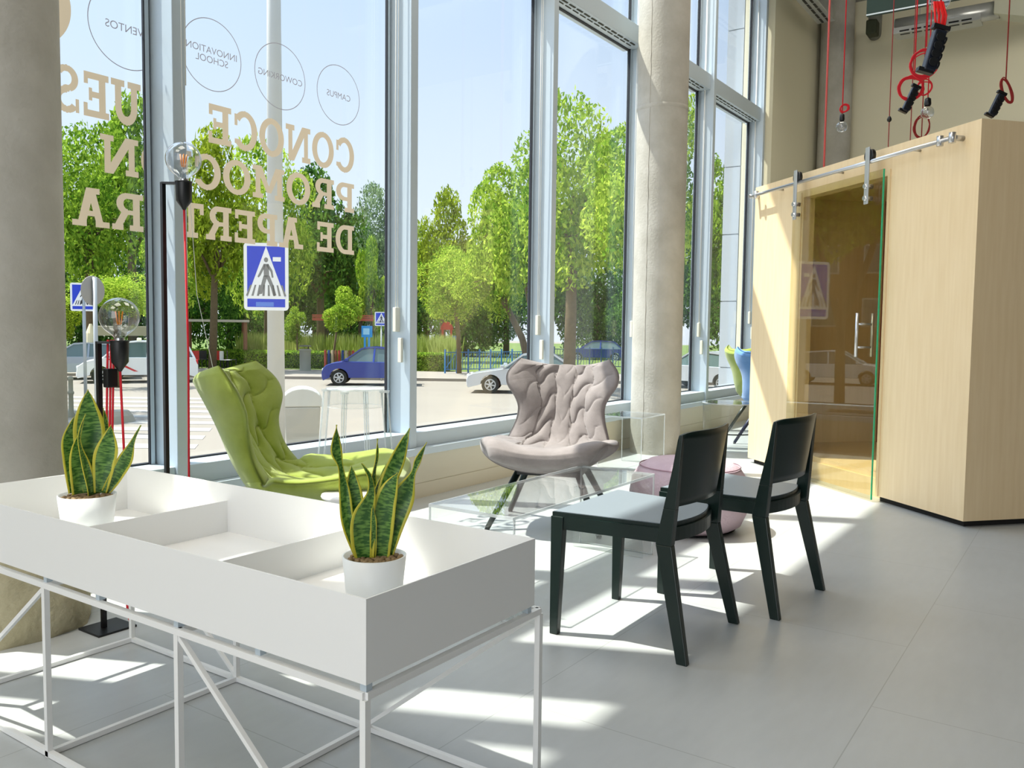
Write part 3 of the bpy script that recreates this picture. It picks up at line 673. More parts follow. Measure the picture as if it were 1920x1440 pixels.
def bulb_lamp(label, p, top, arm, loops, dcord=0.06):
    a = az(1060, 1) ; lat = Vector((RGT.x, RGT.y, 0)).normalized()
    t = thing('bulb_floor_lamp', label, 'floor lamp', (p.x, p.y, 0))
    MB().box(-.06, .09, -.07, .07, 0, .008).build('base_plate', M_black, t)
    pl = MB(); pl.box(-.008, .008, -.008, .008, .008, top); pl.build('pole', M_black, t)
    e = lat*arm; ar = MB(); ar.bar((0, 0, top - .004), (e.x, e.y, top - .004), .03, .008); ar.lathe([(0, top-.001), (.034, top-.001), (.034, top+.004), (0, top+.004)], c=(e.x, e.y, 0), n=24); ar.build('arm', M_black, t)
    MB().lathe([(0.006, top-.11), (.012, top-.10), (.03, top-.075), (.032, top-.02), (.032, top)], c=(e.x, e.y, 0), n=24).build('socket', M_black, t)
    globe(t, (e.x, e.y, top + .004 + .070*1.25), .070)
    cd_ = MB(); cd_.tube([(e.x, e.y, top - .105), (e.x + lat.x*.01, e.y + lat.y*.01, top*.6), (e.x + lat.x*.006, e.y + lat.y*.006, top*.3), (e.x + lat.x*.012, e.y + lat.y*.012, .06), (e.x + lat.x*.03 - .02, e.y + lat.y*.03 - .04, .006)], .0045, 8)
    cd_.build('cord', M_red, t)
    if loops:
        q_ = lat*.035; c3 = MB()
        for dx, lo in ((0.0, .35), (.012, .2), (.022, .3)):
            c3.tube([(q_.x + lat.x*dx, q_.y + lat.y*dx, top + .006), (q_.x + lat.x*(dx-.004), q_.y + lat.y*(dx-.004), top - .1), (q_.x + lat.x*(dx-.012), q_.y + lat.y*(dx-.012), top - .35), (q_.x + lat.x*(dx+.01), q_.y + lat.y*(dx+.01), lo)], .0042, 8)
        c3.build('looped_cord', M_red, t)
        MB().box(q_.x - .016, q_.x + .026, q_.y - .02, q_.y + .012, top - .17, top - .10).build('switch', M_black, t, bevel=.004)
    return t
bulb_lamp('taller black bulb floor lamp in front of the window post', az(309, 3.78), 1.725, .085, False)
bulb_lamp('shorter black bulb floor lamp with looped red cord and switch, beside the left column', az(184, 3.50), 1.085, .078, True)

# ---------------------------------------------------------------- plywood booth
BA = math.atan2(.743, .669)
B = thing('plywood_booth', 'tall pale plywood booth with a glass sliding door', 'booth', (5.644, .61, 0), BA)
# local: x along the front (away from the camera), y = outwards towards the window is -w; body on the negative y side
H = 2.39; LN = 2.545; DP = 2.1
O0, O1 = .81, 1.80   # doorway
def bb(name, x0, x1, y0, y1, z0, z1, m=None, bevel=0): return MB().box(x0, x1, y0, y1, z0, z1).build(name, m or M_ply, B, bevel=bevel)
bb('front_panel', 0, O0, -.10, 0, .04, H); bb('front_panel', O1, LN, -.10, 0, .04, H); bb('lintel', O0, O1, -.10, 0, 2.20, H)
bb('side_panel', 0, .06, -DP, -.10, .04, H); bb('side_panel', LN - .06, LN, -DP, -.10, .04, H)
bb('back_panel', .06, LN - .06, -DP, -DP + .06, .04, H); bb('roof', .06, LN - .06, -DP + .06, -.10, H - .08, H - .02)
bb('inner_floor', .06, LN - .06, -DP + .06, -.12, .13, .17); bb('step_riser', O0, O1, -.14, -.10, .0, .13)
bb('plinth', .04, O0, -DP + .04, -.04, 0, .04, mat('black plinth', (26, 24, 22), 0.8)); bb('plinth', O1, LN - .04, -DP + .04, -.04, 0, .04, MATS['black plinth'])
bb('door_trim', O0 - .035, O0 - .02, 0, .008, .04, 2.24); bb('door_trim', O1 + .02, O1 + .035, 0, .008, .04, 2.24)
bb('bench', .2, LN - .2, -DP + .06, -DP + .55, .17, .62)
D = MB().box(.79, 1.87, .040, .050, .015, 2.24).build('sliding_door', M_door, B)
def dd(name, m, mb, **k): return mb.build(name, m, B if name in ('rail', 'rail_mount', 'door_stop') else D, **k)
dd('glass_edge', M_edge, MB().box(.784, .79, .040, .050, .015, 2.24))
dd('rail', M_steel, MB().tube([(.13, .075, 2.305), (2.50, .075, 2.305)], .0135, 16))
for x in (.14, 2.49): dd('rail_mount', M_steel, MB().tube([(x, 0, 2.305), (x, .09, 2.305)], .017, 14))
for x in (.5, 1.3, 2.1): dd('rail_mount', M_steel, MB().tube([(x, 0, 2.305), (x, .07, 2.305)], .008, 10))
for x in (.14, .24, 2.40):
    dd('door_stop', M_steel, MB().tube([(x, .075, 2.275), (x, .075, 2.335)], .02, 12))
for x in (.90, 1.775):
    dd('hanger', M_zinc, MB().box(x - .022, x + .022, .088, .098, 2.02, 2.40), bevel=.004)
    dd('roller', M_black, MB().tube([(x, .060, 2.345), (x, .088, 2.345)], .045, 20))
    for z in (2.06, 2.14): dd('hanger_bolt', M_steel, MB().tube([(x, .05, z), (x, .112, z)], .016, 14))
for y in (.105, -.018): dd('handle', M_steel, MB().tube([(.93, y, .985), (.93, y, 1.285)], .011, 14))
for z in (1.05, 1.21): dd('handle_post', M_steel, MB().tube([(.93, -.018, z), (.93, .105, z)], .007, 12))

# ---------------------------------------------------------------- hanging cords, bulbs, power strips
def ring_pts(c, rx, rz, n=28, wob=.0, tilt=0.0, ph=0):
    lat = Vector((RGT.x, RGT.y, 0)).normalized(); o = []
    for k in range(n):
        a = 2*PI*k/n; x = rx*math.cos(a)*(1 + wob*math.sin(3*a+ph)); z = rz*math.sin(a)*(1 + wob*math.cos(2*a+ph))
        o.append((c[0] + lat.x*(x + tilt*z), c[1] + lat.y*(x + tilt*z), c[2] + z))
    return o
def rowz(row, d, px): return spot(px, row, d).z
def pendant(name, label, cat, px, d, cordm=M_red, r=.0045, zlow=None, coil=None, bulb=None, strip=None, knot=None, group=None, lean=0):
    p = spot(px, 110, d); t = thing(name, label, cat, (p.x, p.y, CEIL), 0, group)
    lat = Vector((RGT.x, RGT.y, 0)).normalized()
    L = lambda x, z: (lat.x*x, lat.y*x, z - CEIL)
    zl = zlow
    MB().tube([L(0, CEIL), L(lean*.5, (CEIL + zl)/2), L(lean, zl)], r, 8).build('cord', cordm, t)
    if knot: MB().lathe([(0, -.03), (.018, -.015), (.02, 0), (.012, .02), (0, .03)], c=L(lean*.8, knot), n=12).build('knot', M_black, t)
    if coil:
        dx, z, rx, rz, n_, tl = coil; mb = MB(); rnd = random.Random(px)
        for k in range(n_): mb.tube([(x, y, zz - 0) for x, y, zz in ring_pts(L(lean + dx + rnd.uniform(-.006, .006), z + rnd.uniform(-.006, .006)), rx*rnd.uniform(.86, 1.08), rz*rnd.uniform(.86, 1.08), 28, .05, tl, k)], r, 6, closed=True)
        mb.build('cord_coil', cordm, t)
    if bulb:
        z, rr = bulb; c = L(lean, z)
        MB().lathe([(.008, rr*2.3), (.021, rr*2.1), (.024, rr*1.3), (.02, rr*1.05)], c=c, n=16).build('socket', M_black, t)
        s_ = MB(); N = 16; s_.lathe([(rr*math.cos(-PI/2 + PI*i/N)+1e-5, rr*math.sin(-PI/2 + PI*i/N)) for i in range(N+1)], c=c, n=24); s_.build('glass_bulb', M_bulb, t)
        f = MB()
        for k in range(4):
            a = k*PI/2; f.tube([(c[0], c[1], c[2] + rr*.7), (c[0] + .35*rr*math.cos(a), c[1] + .35*rr*math.sin(a), c[2] - rr*.2), (c[0], c[1], c[2] - rr*.45)], .0015, 5)
        f.build('filament', M_steel, t)
    if strip:
        (xa, za), (xb, zb), w_ = strip
        A = Vector(L(xa, za)); Bq = Vector(L(xb, zb)); ax = (Bq - A).normalized(); dp = Vector((FWD.x, FWD.y, 0)).normalized()
        MB().bar(A, Bq, w_, w_*.8, up=dp).build('power_strip', mat('black hard plastic', (22, 28, 40), 0.3), t, bevel=.006)
        sd = ax.cross(dp).normalized(); mb = MB(); ln = (Bq - A).length
        if sd.dot(lat) < 0: sd = -sd
        for k in range(4):
            c = A + ax*(ln*(.2 + .2*k)); mb.tube([c - dp*w_*.5 , c - dp*w_*.62], w_*.36, 14); mb.tube([c + sd*w_*.45, c + sd*w_*.68], w_*.33, 14)
        mb.build('socket_outlet', M_black, t)
        MB().bar(A - ax*.012 - sd*w_*.7, A - ax*.012 + sd*w_*.7, .018, w_*.6, up=dp).build('end_bracket', M_black, t)
        MB().bar(Bq - sd*w_*.9, Bq + sd*w_*.4, .018, w_*.6, up=dp).build('end_bracket', M_black, t)
    return t
Z = rowz
pendant('ceiling_cable', 'thick bright red cord hanging down behind the booth, left of the corner column', 'cord', 1552, 8.3, mat('faded red cord', (196, 84, 80), .7), zlow=.02, r=.009, lean=0.0)
pendant('pendant_bulb', 'clear bulb pendant with a small pink cord coil, in front of the corner column', 'pendant lamp', 1583, 8.6, r=.0055, zlow=Z(216, 8.6, 1583), coil=(.02, Z(203, 8.6, 1583), .04, .035, 5, .3), bulb=(Z(238, 8.6, 1577), .052), lean=0.0)
pendant('ceiling_cable', 'thin dark cord with a black knot, hanging left of the cord cluster', 'cord', 1672, 8.3, M_dred, .004, zlow=.02, knot=Z(224, 8.3, 1661), lean=0.0)
pendant('ceiling_cable', 'thin dark red cord hanging just left of the power strips', 'cord', 1713, 8.3, M_dred, .004, zlow=.02, lean=0.0)
pendant('hanging_power_strip', 'lower black power strip hanging on a round red cord coil', 'power strip', 1716, 6.6, zlow=Z(150, 6.6, 1712), coil=(-.02, Z(166, 6.6, 1708), .082, .078, 7, .1), strip=((.01, Z(165, 6.6, 1716)), (-.06, Z(210, 6.6, 1706)), .045), r=.0045)
pendant('cord_coil', 'big open loop of red cord hanging left of the largest power strip', 'cord', 1736, 6.2, zlow=Z(88, 6.2, 1734), coil=(-.01, Z(120, 6.2, 1732), .085, .085, 6, .1), r=.0042)
pendant('pendant_bulb', 'clear bulb pendant hanging right of the lower power strip', 'pendant lamp', 1743, 6.9, zlow=Z(195, 6.9, 1742), coil=(-.03, Z(165, 6.9, 1738), .05, .055, 3, .2), bulb=(Z(211, 6.9, 1741), .046), r=.004, lean=0.0)
pendant('cord_coil', 'dark red cord coil hanging lowest, just above the booth edge', 'cord', 1734, 8.4, M_dred, .0045, zlow=Z(262, 8.4, 1722), coil=(0, Z(238, 8.4, 1722), .07, .10, 5, .1), lean=0.0)
pendant('hanging_power_strip', 'largest black power strip hanging from a bright red bundle of cord', 'power strip', 1760, 4.2, zlow=Z(6, 4.2, 1758), strip=((.0, Z(58, 4.2, 1760)), (-.045, Z(136, 4.2, 1747)), .052), r=.004)
tb = [o for o in COL.objects if o.name.startswith('hanging_power_strip')][-1]; mb = MB(); lat = Vector((RGT.x, RGT.y, 0)).normalized()
for k in range(9):
    dx = -.018 + .0045*k; mb.tube([(lat.x*(dx - .012), lat.y*(dx - .012), Z(4, 4.2, 1757) - CEIL), (lat.x*(dx*1.3), lat.y*(dx*1.3) + .006*math.sin(k*2), Z(30, 4.2, 1757) - CEIL), (lat.x*dx*.9 + .004*math.cos(k), lat.y*dx*.9, Z(60, 4.2, 1757) - CEIL)], .0045, 7)
mb.build('cord_bundle', mat('vivid red cord', (235, 20, 20), 0.6), tb)
pendant('pendant_bulb', 'large clear globe bulb at the very top, above the red cord bundle', 'pendant lamp', 1757, 4.5, zlow=Z(-24, 4.5, 1757), bulb=(Z(2, 4.5, 1757), .047), r=.004)
pendant('hanging_power_strip', 'black power strip with red coil hanging alone at the right, above the booth corner', 'power strip', 1888, 7.4, M_dred, .0045, zlow=Z(152, 7.4, 1884), coil=(.01, Z(170, 7.4, 1887), .035, .085, 7, -.35), strip=((-.03, Z(178, 7.4, 1880)), (-.10, Z(219, 7.4, 1868)), .05), lean=0.0)

# ---------------------------------------------------------------- lettering on the window (read from outside, so mirrored here)
def arcq(cx, cy, rx, ry, tx, ty, a0, a1, n=24):
    o = []
    for i in range(n):
        a = math.radians(a0 + (a1-a0)*i/n); b = math.radians(a0 + (a1-a0)*(i+1)/n)
        o.append([(cx + rx*math.cos(a), cy + ry*math.sin(a)), (cx + rx*math.cos(b), cy + ry*math.sin(b)), (cx + (rx-tx)*math.cos(b), cy + (ry-ty)*math.sin(b)), (cx + (rx-tx)*math.cos(a), cy + (ry-ty)*math.sin(a))])
    return o
def R4(a, b, c, d): return [(a, c), (b, c), (b, d), (a, d)]
S_, K_ = .20, .15
def slab(ch):
    s, k = S_, K_
    if ch == 'C': return .84, arcq(.44, .5, .44, .52, .21, .16, 38, 322, 34) + [R4(.70, .80, .60, .90), R4(.66, .80, .14, .26)]
    if ch == 'O': return .92, arcq(.46, .5, .46, .52, .21, .16, 0, 360, 40)
    if ch == 'N': return .98, [R4(.10, .26, 0, 1), R4(.72, .88, 0, 1), [(.10, 1), (.33, 1), (.88, 0), (.66, 0)], R4(0, .34, 0, k), R4(0, .2, 1-k, 1), R4(.64, .98, 1-k, 1)]
    if ch == 'E': return .80, [R4(.10, .30, 0, 1), R4(0, .76, 0, k), R4(0, .74, 1-k, 1), R4(.3, .60, .44, .57), R4(.64, .76, 0, .30), R4(.62, .74, .72, 1), R4(.50, .60, .36, .65)]
    if ch == 'P': return .80, [R4(.10, .30, 0, 1), R4(0, .42, 0, k), R4(0, .45, 1-k, 1), R4(.3, .45, .38, .52)] + arcq(.45, .69, .33, .31, .2, .16, -90, 90, 16)
    if ch == 'R': return .90, [R4(.10, .30, 0, 1), R4(0, .40, 0, k), R4(0, .45, 1-k, 1), R4(.3, .45, .42, .55), [(.40, .5), (.62, .5), (.82, k), (.60, k)], R4(.58, .90, 0, k)] + arcq(.45, .71, .32, .29, .2, .15, -90, 90, 16)
    if ch == 'M': return 1.14, [R4(.10, .27, 0, 1), R4(.87, 1.04, 0, 1), [(.1, 1), (.32, 1), (.65, .2), (.49, .2)], [(1.04, 1), (.82, 1), (.49, .2), (.65, .2)], R4(0, .36, 0, k), R4(.78, 1.14, 0, k), R4(0, .2, 1-k, 1), R4(.94, 1.14, 1-k, 1)]
    if ch == 'D': return .90, [R4(.10, .30, 0, 1), R4(0, .42, 0, k), R4(0, .42, 1-k, 1)] + arcq(.42, .5, .46, .5, .21, .15, -90, 90, 22)
    if ch == 'A': return 1.0, [[(.14, 0), (.34, 0), (.60, 1), (.40, 1)], [(.66, 0), (.88, 0), (.62, 1), (.40, 1)], R4(0, .38, 0, k), R4(.62, 1.0, 0, k), R4(.3, .7, .28, .41), R4(.26, .6, 1-k, 1)]
    if ch == 'T': return .84, [R4(.32, .52, 0, 1), R4(.20, .64, 0, k), R4(0, .84, 1-k, 1), R4(0, .13, .68, 1), R4(.71, .84, .68, 1)]
    if ch == 'U': return .94, [R4(.12, .32, .38, 1), R4(.62, .82, .38, 1), R4(0, .42, 1-k, 1), R4(.52, .94, 1-k, 1)] + arcq(.47, .38, .35, .40, .2, .2, 180, 360, 20)
    if ch == 'S': return .74, arcq(.37, .73, .34, .29, .19, .14, 30, 250, 18) + arcq(.37, .27, .35, .29, .19, .15, -150, 95, 20) + [R4(.58, .68, .68, .98), R4(.02, .12, .02, .32), [(.20, .60), (.3, .44), (.55, .42), (.45, .58)]]
    if ch == 'I': return .44, [R4(.12, .32, 0, 1), R4(0, .44, 0, k), R4(0, .44, 1-k, 1)]
    return .42, []
YL = 3.8935
def line(text, x_start, x_end, z0, cap, label, skip=()):
    gap = .07; tot = sum(slab(c)[0] + gap for c in text) - gap; sc = (x_start - x_end)/tot
    t = thing('window_lettering', label, 'window lettering', (x_start, YL, z0))
    p = 0; k = 0
    for ch in text:
        w_, polys = slab(ch); mb = MB()
        NR = 72; lo, hi = -.04, 1.04; dh = (hi - lo)/NR
        for r_ in range(NR):
            y_ = lo + (r_ + .5)*dh; iv = []
            for poly in polys:
                xs = []
                for (ax_, ay_), (bx_, by_) in zip(poly, poly[1:] + poly[:1]):
                    if (ay_ > y_) != (by_ > y_): xs.append(ax_ + (bx_ - ax_)*(y_ - ay_)/(by_ - ay_))
                if len(xs) >= 2: iv.append((min(xs), max(xs)))
            iv.sort(); un = []
            for s0, s1 in iv:
                if un and s0 <= un[-1][1] + .002: un[-1][1] = max(un[-1][1], s1)
                else: un.append([s0, s1])
            for s0, s1 in un:
                z_a, z_b = z0 + (y_ - dh/2)*cap, z0 + (y_ + dh/2)*cap
                mb.add([(x_start - (p + s0)*sc, YL, z_a), (x_start - (p + s1)*sc, YL, z_a), (x_start - (p + s1)*sc, YL, z_b), (x_start - (p + s0)*sc, YL, z_b)], [(0, 1, 2, 3)])
        if polys: mb.build('letter', M_film, t, world=True)
        p += w_ + gap; k += 1
line('CONOCE', 3.905, 2.835, 2.105, .205, 'beige slab letters CONOCE, mirrored, top line on the window')
line('NUESTRA', 2.63, 1.56, 2.105, .205, 'beige slab letters NUESTRA, mirrored, top line on the leftmost pane, partly behind the column')
line('PROMOCION', 3.905, 2.25, 1.860, .18, 'beige slab letters PROMOCION, mirrored, middle line on the window')
line('DE APERTURA', 3.905, 2.11, 1.60, .18, 'beige slab letters DE APERTURA, mirrored, lowest line on the window')
def sans(text, x, z, size, parent, m=None):
    cu = bpy.data.curves.new('txt', 'FONT'); cu.body = text; cu.size = size; cu.align_x = 'CENTER'; cu.align_y = 'CENTER'; cu.space_line = 0.95
    tmp = bpy.data.objects.new('txt', cu); COL.objects.link(tmp); bpy.context.view_layer.update()
    me = bpy.data.meshes.new_from_object(tmp.evaluated_get(bpy.context.evaluated_depsgraph_get())); bpy.data.objects.remove(tmp); bpy.data.curves.remove(cu)
    me.transform(Matrix(((-1, 0, 0, 0), (0, 0, 1, 0), (0, 1, 0, 0), (0, 0, 0, 1)))); me.materials.clear(); me.materials.append(m or M_film2)
    o = bpy.data.objects.new('caption', me); COL.objects.link(o); o.parent = parent; o.location = (x, 0, z); return o
def badge(x, z, r, text, size, label):
    t = thing('window_badge', label, 'window lettering', (x, YL, z))
    mb = MB(); n_ = 72
    for i in range(n_):
        a = 2*PI*i/n_; b = 2*PI*(i+1)/n_
        mb.add([(r*math.cos(a), 0, r*math.sin(a)), (r*math.cos(b), 0, r*math.sin(b)), ((r-.0045)*math.cos(b), 0, (r-.0045)*math.sin(b)), ((r-.0045)*math.cos(a), 0, (r-.0045)*math.sin(a))], [(0, 1, 2, 3)])
    mb.build('ring', M_film2, t); sans(text, 0, -.005, size, t); return t
badge(3.775, 2.560, .178, 'CAMPUS', .052, 'grey ring with the word CAMPUS, mirrored, on the window')
badge(3.325, 2.560, .183, 'COWORKING', .050, 'grey ring with the word COWORKING, mirrored, on the window in front of the lamp post')
badge(2.870, 2.560, .185, 'INNOVATION\nSCHOOL', .050, 'grey ring with the words INNOVATION SCHOOL, mirrored, on the window')
badge(2.395, 2.560, .195, 'EVENTOS', .052, 'grey ring with the word EVENTOS, mirrored, on the leftmost pane')
tag(MB().add([(1.925 + .2*math.cos(2*PI*i/64), YL, 2.56 + .2*math.sin(2*PI*i/64)) for i in range(64)], [tuple(range(64))]).build('window_disc', M_film), 'solid beige disc stuck on the window beside the left column', 'window lettering')

# ---------------------------------------------------------------- outdoors
GZ = -1.15
M_asph = mat('sunlit asphalt', (128, 121, 112), 0.95, noise=(0.35, 0.3, (138, 131, 120)))
M_pave = mat('pale paving', (146, 138, 128), 0.95, noise=(0.6, 0.3, (134, 127, 118)))
M_grass = mat('lawn', (70, 92, 30), 1.0, noise=(0.5, 0.3, (104, 122, 48)))
struct('street', MB().box(-60, 130, 4.06, 160, GZ - .3, GZ), M_asph)
a_, b_ = az(-400, 52), az(1500, 40); dv = (b_ - a_).normalized(); nv = Vector((-dv.y, dv.x, 0)); 
if nv.y < 0: nv = -nv
k0 = a_ - dv*40; k1 = b_ + dv*60
def slabq(name, p, q, off0, off1, z0, z1, m):
    c = [p + nv*off0, q + nv*off0, q + nv*off1, p + nv*off1]
    struct(name, MB().hexa([(v.x, v.y, z0) for v in c], [(v.x, v.y, z1) for v in c]), m)
slabq('far_sidewalk', k0, k1, -1.8, 4.0, GZ, GZ + .12, M_pave)
slabq('park_ground', k0, k1, 4.0, 90, GZ, GZ + .13, M_grass)
struct('near_sidewalk', MB().box(-60, 60, 4.06, 8.2, GZ, GZ + .10), M_pave)
struct('facade_base', MB().box(-30, 13.7, 4.0, 4.055, GZ - .1, .34), M_cream)
fin = MB(); z = GZ
while z < 6.2: fin.box(11.28, 11.40, 4.06, 4.285, z + .006, z + .895); z += .902
fin.box(11.30, 11.38, 4.06, 4.27, GZ, 6.2)
struct('facade_fin', fin, mat('grey facade panel', (176, 184, 192), 0.6))
t = thing('crosswalk', 'white painted zebra crossing on the street behind the left column', 'crosswalk', (az(215, 26).x, az(215, 26).y, GZ))
mb = MB(); o_ = az(210, 27); cdv = Vector((RGT.x, RGT.y, 0)).normalized(); cdn = Vector((FWD.x, FWD.y, 0)).normalized(); cdn = (cdn + cdv*-.25).normalized()
for k in range(9):
    c = o_ + cdn*(k*1.35 - 9.0); q4 = [c - cdv*3.4, c + cdv*3.4, c + cdv*3.4 + cdn*.6, c - cdv*3.4 + cdn*.6]
    mb.hexa([(v.x, v.y, GZ) for v in q4], [(v.x, v.y, GZ + .008) for v in q4])
mb.build('paint', mat('road paint', (158, 155, 149), 0.9), t, world=True)

def facecam(p): return math.atan2(p.y, p.x) - PI/2
M_sblue = mat('sign blue', (16, 60, 205), 0.35); M_swhite = mat('sign white', (240, 242, 245), 0.4); M_sblack = mat('sign black', (40, 42, 46), 0.5); M_sgrey = mat('faded figure grey', (128, 130, 132), 0.5)
M_post = mat('galvanised post', (176, 180, 182), 0.5, 0.3)
def crossing_board(t, w_, h_, z, fig, tri_h=None, x=0, sticker=False):
    """board facing the viewer: local -y is the front"""
    r = .05*w_/.6; pts = []
    for cx, cz, a0 in ((w_/2-r, h_/2-r, 0), (-w_/2+r, h_/2-r, 90), (-w_/2+r, -h_/2+r, 180), (w_/2-r, -h_/2+r, 270)):
        for i in range(5): a = math.radians(a0 + 22.5*i); pts.append((cx + r*math.cos(a) + x, cz + r*math.sin(a) + z))
    MB().prism(pts, -.02, .01, lambda p, q, rr: (p, rr, q)).build('board', M_swhite, t)
    y = -.0205; g = .045*w_/.6; th = (h_ - 2*g)*.84; zb = z + h_/2 - g - th
    F = lambda pts, yy, nm, m: MB().add([(a + x, yy, b) for a, b in pts], [tuple(range(len(pts)))]).build(nm, m, t)
    F([(-w_/2+g, z-h_/2+g), (w_/2-g, z-h_/2+g), (w_/2-g, z+h_/2-g), (-w_/2+g, z+h_/2-g)], y, 'blue_field', M_sblue)
    F([(-w_/2+g*1.02, zb), (w_/2-g*1.02, zb), (0, zb + th)], y - .001, 'white_triangle', M_swhite)
    F([(-w_/2+g, zb - .02*w_/.6), (w_/2-g, zb - .02*w_/.6), (w_/2-g, zb), (-w_/2+g, zb)], y - .001, 'white_band', M_swhite)
    k = th/.7; mb = MB(); yy = y - .002
    def P(pts): mb.add([(a*k + x, yy, zb + b*k) for a, b in pts], [tuple(range(len(pts)))])
    P([(.028*math.cos(2*PI*i/16), .515 + .034*math.sin(2*PI*i/16)) for i in range(16)])
    P([(-.035, .46), (.035, .46), (.04, .30), (-.03, .28)])
    P([(-.03, .46), (-.005, .44), (-.075, .30), (-.10, .27), (-.115, .285), (-.06, .40)])
    P([(.03, .46), (.0, .44), (.06, .35), (.075, .27), (.098, .275), (.085, .37)])
    P([(-.035, .30), (.02, .30), (-.055, .05), (-.105, .04)]); P([(-.01, .30), (.045, .30), (.10, .16), (.135, .03), (.09, .03), (.06, .14)])
    for i in range(8):
        if i in (0, 1, 6, 7) or True:
            c0 = -.26 + .073*i; P([(c0 - .012, .02), (c0 + .018, .02), (c0*.80 + .018, .17), (c0*.80 - .004, .17)])
    mb.build('pedestrian_figure', fig, t)
    if sticker:
        F([(.09, zb + .50), (.20, zb + .50), (.20, zb + .56), (.09, zb + .56)], y - .001, 'sticker', M_swhite)
        F([(-.14, z-h_/2+g+.01), (.10, z-h_/2+g+.01), (.10, z-h_/2+g+.07), (-.14, z-h_/2+g+.07)], y - .001, 'faded_patch', mat('faded blue', (90, 130, 220), 0.5))
p = az(517, 12.6)
t = thing('lamp_post', 'thick pale grey lamp post rising outside the middle left pane', 'lamp post', (p.x, p.y, GZ))
MB().tube([(0, 0, 0), (0, 0, 13)], [.128, .066], 32).build('post', mat('pale grey painted steel', (196, 198, 196), 0.55), t)
MB().lathe([(.2, 0), (.2, .05), (.14, .12), (.13, .4)], n=32).build('post_base', MATS['pale grey painted steel'], t)
p = az(500, 12.42)
t = thing('crossing_sign', 'large blue pedestrian crossing sign fixed on the thick lamp post', 'road sign', (p.x, p.y, GZ), facecam(p) - .12)
crossing_board(t, .60, .93, rowz(519, 12.4, 500) - GZ, M_sgrey, sticker=True)
MB().box(-.05, .2, .01, .06, rowz(519, 12.4, 500) - GZ - .2, rowz(519, 12.4, 500) - GZ - .16).build('clamp', M_post, t)
p = az(158, 24)
t = thing('crossing_sign', 'smaller blue pedestrian crossing sign on a thin post by the left column', 'road sign', (p.x, p.y, GZ), facecam(p))
MB().tube([(0, 0, 0), (0, 0, rowz(538, 24, 158) - GZ)], .04, 12).build('post', M_post, t); crossing_board(t, .60, .70, rowz(557, 24, 158) - GZ, M_sblack, x=.0)
p = az(179, 20)
t = thing('round_road_sign', 'grey back of a round road sign on a thin post, overlapping the smaller crossing sign', 'road sign', (p.x, p.y, GZ), facecam(p) + .75)
MB().tube([(0, 0, 0), (0, 0, rowz(520, 20, 181) - GZ)], .045, 12).build('post', M_post, t)
MB().lathe([(0, -.006), (.30, -.006), (.31, 0), (.30, .008), (0, .008)], c=(0, .055, rowz(545, 20, 181) - GZ), n=36, axis=(0, 1, 0)).build('disc', mat('grey sign back', (150, 146, 140), 0.6), t)
p = az(715, 37)
t = thing('crossing_sign', 'far small blue crossing sign on a post behind the blue car', 'road sign', (p.x, p.y, GZ), facecam(p))
MB().tube([(0, 0, 0), (0, 0, 2.4)], .03, 10).build('post', M_post, t); crossing_board(t, .55, .6, rowz(598, 37, 711) - GZ, M_sblack)
p = az(130, 23.5)
t = thing('bollard', 'grey metal street bollard by the left column', 'bollard', (p.x, p.y, GZ))
MB().lathe([(.11, 0), (.10, .05), (.06, .12), (.055, .55), (.075, .58), (.075, .62), (.055, .65), (.055, .9), (.07, .93), (.05, 1.0), (0, 1.01)], n=20).build('bollard_body', mat('dull bollard grey', (134, 132, 116), 0.7), t)
p = az(215, 22)
tag(MB().lathe([(.0, .28), (.28, .27), (.36, .16), (.42, 0)], c=(p.x, p.y, GZ), n=10, smooth=False).build('kerb_stone', mat('weathered stone', (150, 146, 134), 0.9)), 'low grey stone block on the pavement behind the shorter bulb lamp', 'stone')
p = az(566, 15.3)
t = thing('street_container', 'pale grey street container with a domed lid beside the thick lamp post', 'bin', (p.x, p.y, GZ), facecam(p))
M_cont = mat('pale grey plastic', (176, 174, 164), 0.6)
MB().hexa([(-.26, -.3, .06), (.26, -.3, .06), (.26, .3, .06), (-.26, .3, .06)], [(-.31, -.34, .92), (.31, -.34, .92), (.31, .34, .92), (-.31, .34, .92)]).build('bin_body', M_cont, t, bevel=.03)
mb = MB(); mb.prism([(-.34 + .0*i, 0) for i in range(1)] + [(-.34, .92), (.34, .92)] + [(.34*math.cos(a), 1.0 + .26*math.sin(a)) for a in [PI*i/12 for i in range(13)]], -.34, .34, lambda a, b, c: (a, c, b)) if False else mb.prism([(-.34, .92), (.34, .92)] + [(.34*math.cos(PI*i/12), 1.0 + .24*math.sin(PI*i/12)) for i in range(13)], -.34, .34, lambda a, b, c: (a, c, b))
mb.build('bin_lid', mat('light lid', (200, 200, 192), 0.5), t, bevel=.02)
for s in (-1, 1): MB().tube([(s*.24, -.25, .06), (s*.24, -.18, .06)], .06, 12).build('wheel', M_black, t)

